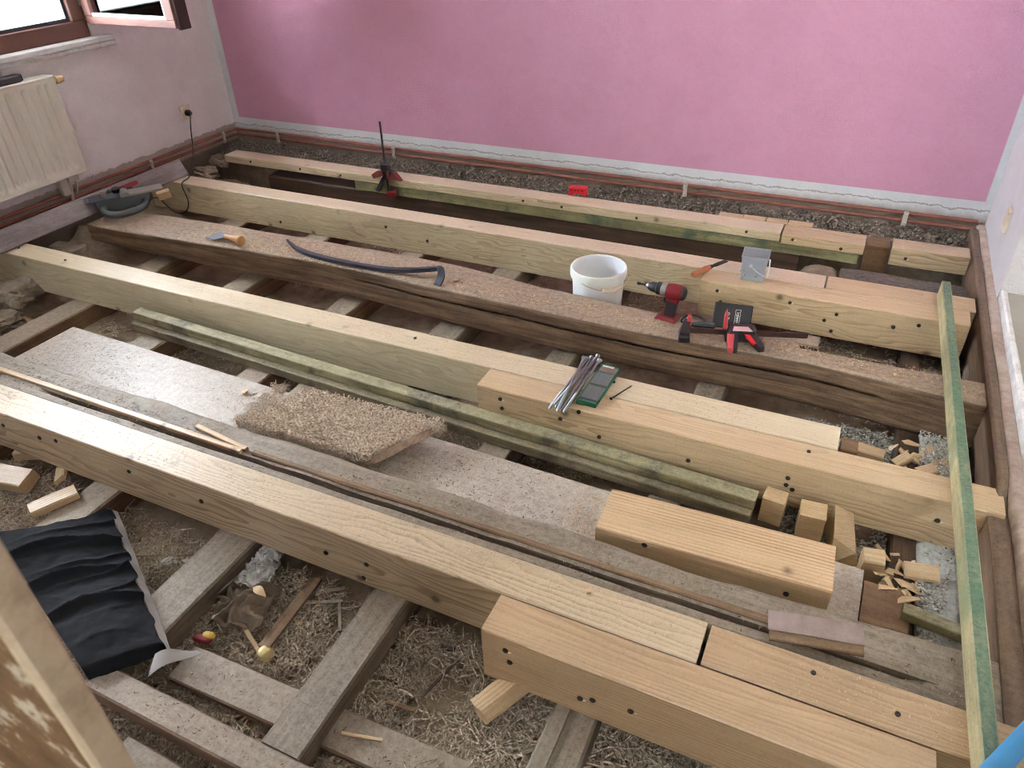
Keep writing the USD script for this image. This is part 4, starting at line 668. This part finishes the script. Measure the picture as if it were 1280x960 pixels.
# planer, upside down
pl = thing('electric_planer', 'dark grey electric planer lying upside down at the window end of the thick old joist', 'planer', (-3.60, 2.60, .0), (.55, .83, 0))
B = [[-.15, -.02], [-.12, -.035], [.05, -.035], [.13, -.02]]
part(pl, 'body', hull([(-.14, -.05, .03), (.10, -.05, .03), (-.14, .05, .035), (.10, .05, .035), (-.15, -.045, .085), (.13, -.045, .085), (-.15, .045, .085), (.13, .045, .085)]), M['greygreen'])
part(pl, 'sole_plate', box(-.19, -.02, -.048, .048, .085, .092, .002), M['blued']); part(pl, 'sole_plate', hull([(.03, -.048, .085), (.03, .048, .085), (.03, -.048, .094), (.03, .048, .094), (.20, -.048, .088), (.20, .048, .088), (.20, -.048, .094), (.20, .048, .094)]), M['grey_metal'])
part(pl, 'cutter_drum', rot(lathe([(0, -.045), (.026, -.045), (.026, .045), (0, .045)], 18), trimesh.transformations.rotation_matrix(math.pi / 2, [1, 0, 0])).apply_translation([.005, 0, .082]), M['grey_metal'])
part(pl, 'belt_cover', cat(box(-.07, .06, .05, .075, .04, .10, .008), lathe([(0, 0), (.022, 0), (.022, .02), (.012, .026), (0, .026)], 16).apply_translation([-.03, .04, .094])), M['black'])
part(pl, 'handle', tube(smoothpath([(-.11, -.04, .045), (-.12, -.08, .035), (-.085, -.112, .025), (.02, -.115, .025), (.075, -.09, .032), (.09, -.04, .045)], 26), .018, 10), M['greygreen'])
part(pl, 'dust_outlet', rot(lathe([(.016, 0), (.02, 0), (.02, .05), (.016, .05)], 16), trimesh.transformations.rotation_matrix(math.pi / 2, [1, 0, 0])).apply_translation([-.06, .12, .07]), M['black'])
part(pl, 'depth_knob', lathe([(0, 0), (.018, 0), (.018, .022), (0, .024)], 16).apply_translation([-.10, .0, .092]), M['grey_metal'])
part(pl, 'bolt', cat(*[lathe([(0, 0), (.006, 0), (.006, .004), (0, .004)], 8).apply_translation([a_, b_, .092]) for a_, b_ in ((-.17, .03), (-.17, -.03))]), M['steel'])
solo('packing_block', rough_beam(.07, .05, .04, .001, 88, .03, .003), M['cut_wood'], 'small fresh wood block wedged behind the planer', 'wood block', (-3.56, 2.78, -.01), (.55, .83, .1))
rh = thing('red_tool', 'slim red plastic tool lying on the grey board behind the planer', 'tool', (-3.718, 2.62, .075), (0, 1, 0), (.8, 0, .42))
part(rh, 'grip', hull([(x + .012 * math.cos(t), .012 * math.sin(t), z) for x in (0, .16) for t in np.linspace(0, 2 * np.pi, 12) for z in (0, .012)]), M['red'])
rc = thing('red_block', 'small bright red plastic clamp block at the edge of the wall gravel', 'block', (-1.405, 3.655, .001), (1, .12, 0))
part(rc, 'body', cat(box(0, .10, .0, .05, .012, .046, .005), box(0, .03, .0, .05, 0, .014, .003), box(.07, .10, .0, .05, 0, .014, .003)), M['redb']); part(rc, 'slot', cat(*[box(.012 + .02 * i, .022 + .02 * i, -.001, 0, .026, .036) for i in range(4)]), M['red'])
# blue pipe at the lower right
bp = thing('blue_pipe', 'blue plastic pipe in the lower right corner', 'pipe'); part(bp, 'tube', tube([(.39, .85, .092), (.505, 1.04, .091), (.585, 1.17, .095)], .019, 20), M['blue'])

# ================================================================ LOOSE THINGS
# straw board
def batfn(V):
    return V
q = thing('straw_board', 'torn slab of coarse straw board lying on the wide plank', 'straw board', (-1.80, 1.435, -.135), (1, -.005, .035), (-.02, -.05, 1))
def bw(V): V = V.copy(); t = V[:, 1] / .24; V[:, 0] += .14 * t + np.where(V[:, 0] < .1, noise3(V * [0, 1, 0], 14, 3) * .07, 0) + np.where(V[:, 0] > .5, noise3(V * [0, 1, 0], 9, 4) * .02, 0); V[:, 1] += np.where(V[:, 1] < .05, noise3(V * [1, 0, 0], 9, 6) * .03, 0); return V
part(q, 'slab', rough_beam(.575, .24, .032, .006, 91, .02, .01, 7, 22, warp=bw), M['bat'])
part(q, 'surface_straw', straws(5200, .0, .71, .0, .24, lambda X, Y: 0 * X + .0345, .01, .036, .0022, 35, lambda X, Y: ((X - .14 * Y / .24 > .0) & (X - .14 * Y / .24 < .565)) * 1.0, .006, .3, .7, .2), M['batstraw'], False, kind='stuff')
part(q, 'edge_straw', cat(straws(900, .0, .58, -.012, .012, lambda X, Y: np.random.default_rng(4).uniform(.002, .034, len(X)), .01, .03, .0013, 36, None, .002, .3, .7, .6), straws(420, .69, .72, .20, .24, lambda X, Y: np.random.default_rng(6).uniform(.002, .034, len(X)), .01, .03, .0013, 38, None, .002, .3, .7, .6), straws(500, -.02, .05, .0, .24, lambda X, Y: np.random.default_rng(5).uniform(.002, .034, len(X)), .01, .03, .0013, 37, None, .002, .3, .7, .6)), M['batstraw'], False, kind='stuff')
# black sheet
A0, A1, A2, A3 = map(np.array, ((-2.14, .735), (-1.87, .945), (-1.355, .655), (-1.47, .515)))
def fab(u, v):
    P = (A0 * (1 - u[..., None]) + A1 * u[..., None]) * (1 - v[..., None]) + (A3 * (1 - u[..., None]) + A2 * u[..., None]) * v[..., None]
    vv = v + .018 * np.sin(u * 2.2 + 1) + .012 * np.sin(u * 5)
    f = .026 * (1 - np.abs(np.sin(vv * 14 + .6 * np.sin(u * 3)))) ** 3.5 * (1 - sst(.68, .9, v)) + .012 * (1 - np.abs(np.sin(vv * 25 + u * 1.5))) ** 4 * (.3 + u) * (1 - sst(.55, .8, v)) + .008 * np.sin(v * 9 + u * 2)
    p3 = np.stack([P[..., 0], P[..., 1], 0 * u], -1); z = -.148 + f + noise3(p3, 20, 55, 4) * .016 - .03 * sst(.97, 1, v)
    return np.stack([P[..., 0] + .01 * np.sin(v * 40) * (u > .99), P[..., 1], z], -1)
q = thing('black_sheet', 'creased black membrane sheet lying in the left foreground', 'sheet')
part(q, 'membrane', sheet(fab, 50, 130, .0015), M['fabric'], True)
def edge(u, v):
    P = (A1 * (1 - v[..., None]) + A2 * v[..., None]) + (u * (.012 + .012 * (noise3(np.stack([v * 3, 0 * v, 0 * v], -1), 4, 9) + .3)))[..., None] * np.array([.5, .85])
    z = fab(np.full_like(v, .985), v)[..., 2] - .003 - .02 * u
    return np.stack([P[..., 0], P[..., 1], z], -1)
part(q, 'white_edge', sheet(edge, 4, 90, .001), M['whitefilm'], True, 'torn white edge')
def tornf(u, v): return np.stack([-1.365 + .06 * u + .02 * v, .635 + .07 * u - .05 * v * (1 - u), -.165 + .012 * np.sin(u * 5) - .02 * v * (1 - u) - .03 * u], -1)
part(q, 'torn_flap', sheet(tornf, 12, 6, .001), M['whitefilm'], True, 'torn white flap')
# cling film, rag, shells
def film(u, v):
    p3 = np.stack([u, v, 0 * u], -1); return np.stack([.10 * (u - .5) * (1.0 - .2 * v), .17 * (v - .5), .025 * np.sin(u * np.pi) + np.abs(noise3(p3, 9, 3, 4)) * .12], -1)
solo('crumpled_film', sheet(film, 30, 40, .001), M['foil'], 'crumpled clear film sticking out from under the nearest joist', 'plastic film', (-1.345, 1.02, -.225), (.97, .0, 0), (.0, -.25, 1), smooth=True)
def ragf(u, v):
    p3 = np.stack([u, v, 0 * u], -1); rr = .075; a_ = (u - .5) * 2; b_ = (v - .5) * 2; return np.stack([rr * a_ * (1 + .1 * np.sin(b_ * 6)), rr * b_, .035 * np.exp(-2 * (a_ ** 2 + b_ ** 2)) + .016 * np.sin(np.arctan2(b_, a_ + .4) * 9) * np.hypot(a_, b_) + .06 * np.abs(noise3(p3, 5, 6, 4))], -1)
solo('dusty_rag', sheet(ragf, 36, 36, .002), M['rag'], 'crumpled dusty brown rag on the fill below the crumpled film', 'rag', (-1.305, .885, -.235), (1, .3, 0), smooth=True)
solo('golden_ball', rock(.021, .019, .017, 99, 3, .05), M['gold'], 'small shiny golden ball beside the front board', 'ball', (-1.135, .775, -.215))
pe = thing('fruit_peel', 'red and yellow dried peel beside the black sheet', 'peel', (-1.335, .75, -.23), (1, .2, 0))
part(pe, 'skin', rock(.03, .014, .011, 98, 2, .2), M['red']); part(pe, 'pith', rock(.018, .011, .008, 97, 2, .2).apply_translation([.014, .008, .007]), M['shellyel'])
solo('tan_leaf', sheet(lambda u, v: np.stack([.06 * (u - .5), .024 * (v - .5) * np.sin(np.pi * np.clip(u, .05, .95)), .012 * np.sin(u * 3) + .006 * v], -1), 12, 6, .001), M['tan'], 'dry curled tan leaf above the dusty rag', 'leaf', (-1.27, .915, -.195), (1, -.2, .1), smooth=True)
M['litter'] = island('dark_litter', [(0, S(62, 46, 34)), (.4, S(116, 92, 70)), (.75, S(176, 152, 122)), (1, S(214, 190, 156))])
def litter(n, x0, x1, y0, y1, z, seed, label, m='litter', k=1.0):
    solo('dust_litter', straws(n, x0, x1, y0, y1, lambda X, Y: 0 * X + z, .003 * k, .010 * k, .0011 * k, seed, nz(5, seed, .35, .6), .001, .2, .7, .15), M[m], label, 'litter', kind='stuff', smooth=False)
litter(2600, -3.0, .2, 1.42, 1.66, -.1545, 301, 'fine crumbs scattered over the wide dusty plank')
litter(2600, -3.0, .5, 1.19, 1.31, -.0205, 302, 'fine crumbs scattered over the flat grey old joist')
litter(170, -1.30, -.5, .645, .71, -.2285, 303, 'crumbs on the board passing under the fifth cross batten')
litter(170, -1.45, -.6, .505, .56, -.1795, 304, 'crumbs on the thick dusty front board')
litter(1800, -2.7, .5, 1.06, 1.16, .0012, 305, 'sawdust specks on the nearest new joist', 'crumbs', .8)
litter(1400, -2.9, .1, 1.955, 2.06, .0012, 306, 'sawdust specks on the pale middle joist', 'crumbs', .8)
litter(1500, -1.5, .5, 2.44, 2.52, .003, 307, 'pale specks on the right half of the thick old joist', 'crumbs')
g = np.random.default_rng(88); dm = []
for i in range(260):
    x, y = g.uniform(-2.5, .1), g.uniform(.38, 1.04); c_ = chunk(g.uniform(.008, .03), g.uniform(.006, .018), g.uniform(.003, .009), 900 + i, 8); c_.apply_transform(frame((x, y, float(bed_z(x, y)) + .012), (g.normal(), g.normal(), g.normal(0, .2))).T); dm.append(c_)
solo('fill_debris', cat(*dm), M['litter'], 'small scraps of bark, wood and plaster littering the near fill', 'debris', kind='stuff', smooth=False)
solo('insulation_flakes', straws(2600, .40, .53, 1.38, 2.38, lambda X, Y: 0 * X - .163, .008, .025, .003, 41, nz(5, 19, .4, .55), .01, .2, .5, .3), M['flakes'], 'pale flakes spilled on the grey felt strip', 'insulation', kind='stuff', smooth=False)
# sticks and slats in the front fill
for i, (xa, ya, xb, yb, wd, hh, mm, lab) in enumerate(((-1.80, .885, -1.56, .995, .006, .004, 'board_brown', 'thin stick right of the black sheet, on the fill'), (-1.345, .86, -1.16, .775, .012, .007, 'new_d', 'pale sharp splinter pointing at the golden ball'), (-1.205, 1.055, -1.19, .80, .034, .010, 'board_brown', 'brown flat slat left of the fifth cross batten'),
        (-1.40, 1.01, -1.10, 1.005, .005, .004, 'batten', 'thin twig crossing below the crumpled film'), (-1.27, .96, -1.19, .885, .012, .005, 'batten', 'pale slat touching the brown flat slat'), (-1.18, 1.0, -1.09, 1.06, .014, .006, 'batten', 'short lath leaning to the right of the brown flat slat'), (-1.165, .97, -1.07, 1.02, .012, .006, 'batten', 'lower of the short laths right of the brown flat slat'),
        (-1.215, .79, -1.20, .86, .03, .005, 'board_brown', 'small brown slat standing behind the golden ball'), (-.735, .99, -.69, 1.0, .012, .006, 'old_dark', 'dark chip in the straw near the nearest doubling timber'), (-.70, .85, -.665, .985, .008, .005, 'old_dark', 'dark twig in the straw near the yellow chunk'), (-.78, .80, -.70, .81, .012, .006, 'board_brown', 'brown splinter in the straw near the front board'), (-.82, .675, -.72, .70, .008, .004, 'new_e', 'pale splinter lying on the front board'), (-.42, .80, -.30, .93, .012, .007, 'batten', 'long grey splinter beside the yellow chunk'),
        (-1.425, .71, -1.385, 1.02, .006, .03, 'old_flat', 'thin grey slat leaning along the fourth cross batten'), (-1.08, 1.01, -1.02, .93, .01, .005, 'batten', 'small lath in the straw left of the fifth batten'))):
    L_ = math.hypot(xb - xa, yb - ya); z = -.222 if lab.endswith('front board') and 'lying' in lab else max(bed_z(xa, ya), bed_z(xb, yb)) + (.030 if i in (2,) else .020)
    solo('wood_splinter', rough_beam(L_, wd, hh, .0008, 110 + i, .03, .001), M[mm], lab, 'splinter', (xa, ya, z + (.03 if i == 1 else 0)), (xb - xa, yb - ya, -.03 if i == 1 else .0))
def blk(label, o, x, s, seed, m='cut_wood', up=(0, 0, 1), name='wood_block'):
    return solo(name, rough_beam(s[0], s[1], s[2], .0025, seed, .02, .004, 4, 30), M[m], label, 'wood block', o, x, up)
blk('largest fresh wood block at the left edge, striped on top', (-2.50, .905, -.225), (.98, .18, 0), (.19, .075, .05), 130, 'cut_wood', (0, -.25, 1))
blk('pale wood wedge lying on the third cross batten by the black sheet', (-2.125, .845, -.179), (.42, .9, 0), (.14, .06, .026), 131, 'new_e')
blk('thin upright wood piece behind the pale wedge, under the nearest joist', (-2.30, 1.06, -.215), (.75, -.65, .1), (.095, .045, .018), 132, 'cut_wood', (0, -.6, .8))
blk('wood chunk behind the largest block at the left edge', (-2.50, 1.035, -.215), (.9, .4, .05), (.13, .05, .035), 133, 'cut_wood')
yc = thing('yellow_chunk', 'splintered yellow wood chunk under the nearest doubling timber', 'wood chunk', (-.505, .835, -.215), (.45, .9, .06), (-.3, 0, 1))
part(yc, 'timber', rough_beam(.15, .058, .05, .006, 134, .012, .006, 6, 40), M['new_e'])
# right hand bay
blk('cube of wood standing in the bay before the middle joist', (.075, 1.73, -.20), (1, .05, 0), (.072, .07, .105), 140)
blk('shadowed wood block at the right end of the treated battens', (-.036, 1.765, -.20), (1, -.1, 0), (.065, .06, .10), 141)
blk('upright wood block with a pale end in the bay by the right wall', (.262, 1.665, -.24), (1, .1, .05), (.055, .05, .12), 142, 'cut_wood', (.1, -.2, 1))
solo('wood_wedge', hull([(0, 0, 0), (.08, .0, 0), (0, .15, 0), (.08, .15, 0), (.0, .03, .08), (.06, .0, .06), (.01, .15, .12), (.06, .15, .11)]), M['cut_wood'], 'big half-round wood wedge leaning behind the upright block', 'wood wedge', (.185, 1.70, -.23), (1, .2, 0), smooth=False)
solo('treated_stick', rough_beam(.15, .036, .032, .0015, 143, .03, .003, 3), M['treated'], 'short greenish stick bridging from the brown board to the felt', 'stick', (.360, 1.50, -.155), (1, -.12, .0))
blk('striped wood chip lying on the felt strip', (.37, 1.66, -.165), (1, .1, .1), (.085, .05, .014), 144, 'cut_wood', (0, -.4, 1), 'wood_chip_block')
blk('narrow pale wood strip left of the chip heap', (.325, 1.60, -.20), (.3, 1, .1), (.08, .022, .02), 145, 'new_e')
br = thing('wallpapered_slab', 'broken slab with greyish pink wallpaper on the flat old joist', 'slab', (.058, 1.18, -.008), (1, .16, .06), (.0, -.25, 1))
part(br, 'backing', rough_beam(.20, .062, .014, .003, 146, .015, .003, 5, 30), M['board_brown']); part(br, 'wallpaper', rough_beam(.205, .05, .006, .003, 147, .012, .002, 5, 34, warp=lambda V: V + [-.004, .02, .0145]), M['bark'])
g = np.random.default_rng(77); chips = []
for i in range(90):
    x, y = ((g.normal(.35, .06), g.normal(1.63, .06)) if i < 54 else (g.uniform(.16, .5), g.uniform(2.10, 2.30)))
    if not (.05 < x < .53): continue
    solo('wood_chip', chunk(g.uniform(.025, .075), g.uniform(.016, .04), g.uniform(.008, .018), 200 + i, 10), M['cut_wood'] if i % 3 else M['new_e'], 'fresh wood chip in the heaps by the right wall', 'wood chip', (x, y, max(bed_z(x, y) + g.uniform(.02, .06), -.172 + g.uniform(0, .02) if x > .3 else -1)), (g.normal(), g.normal(), g.normal(0, .3)), group='wood chips by the right wall', smooth=False)
blk('curved wood offcut behind the middle joist, by the right wall', (.16, 2.15, -.17), (1, -.12, 0), (.13, .05, .04), 150)
blk('small square wood piece left of the felt, behind the middle joist', (.34, 2.13, -.16), (.6, .6, .3), (.06, .035, .02), 151)
blk('square wood offcut leaning right behind the middle joist', (.41, 2.11, -.165), (.7, .4, .2), (.055, .045, .022), 152)
blk('tan wood block end behind the middle joist, right of its cut end', (.148, 2.0, -.15), (1, 0, 0), (.05, .06, .12), 153, 'board_brown')
for i, (x, y, z, lab) in enumerate(((-1.95, 1.63, -.152, 'on the wide plank left of the straw board'), (-1.10, .88, -.2, 'in the straw before the nearest joist'), (.28, 2.43, .004, 'on the right end of the thick old joist'), (-.37, 1.14, .001, 'on the nearest joist top'))):
    solo('wood_crumb', chunk(.05 if i == 0 else .03, .03 if i == 0 else .015, .016, 160 + i), M['new_e'], 'pale wood crumb ' + lab, 'wood crumb', (x, y, z + .006), (g.normal(), g.normal(), 0), smooth=False)
for i, (x, y) in enumerate(((-1.66, .93), (-1.60, .955), (-1.545, 1.0))):
    solo('plaster_lump', chunk(.05, .04, .03, 170 + i, 12), M['white_edge'], ('left', 'middle', 'right')[i] + ' of the three white plaster lumps behind the fourth batten end', 'plaster', (x, y, bed_z(x, y) + .012), (g.normal(), g.normal(), 0), smooth=False)
# near post edge
np_ = thing('door_panel', 'brown wooden panel edge with flaking white paint in the near left corner', 'panel', (-.45, .130, -.2), (-1, 0, 0))
part(np_, 'board', box(.012, .45, -.026, 0, 0, 2.3, .003), M['post']); part(np_, 'edge_strip', rough_beam(2.3, .026, .013, .002, 180, .04, .003, 4, 20, warp=lambda V: np.c_[.0125 - V[:, 2], V[:, 1] - .0262, V[:, 0]]), M['postedge'])
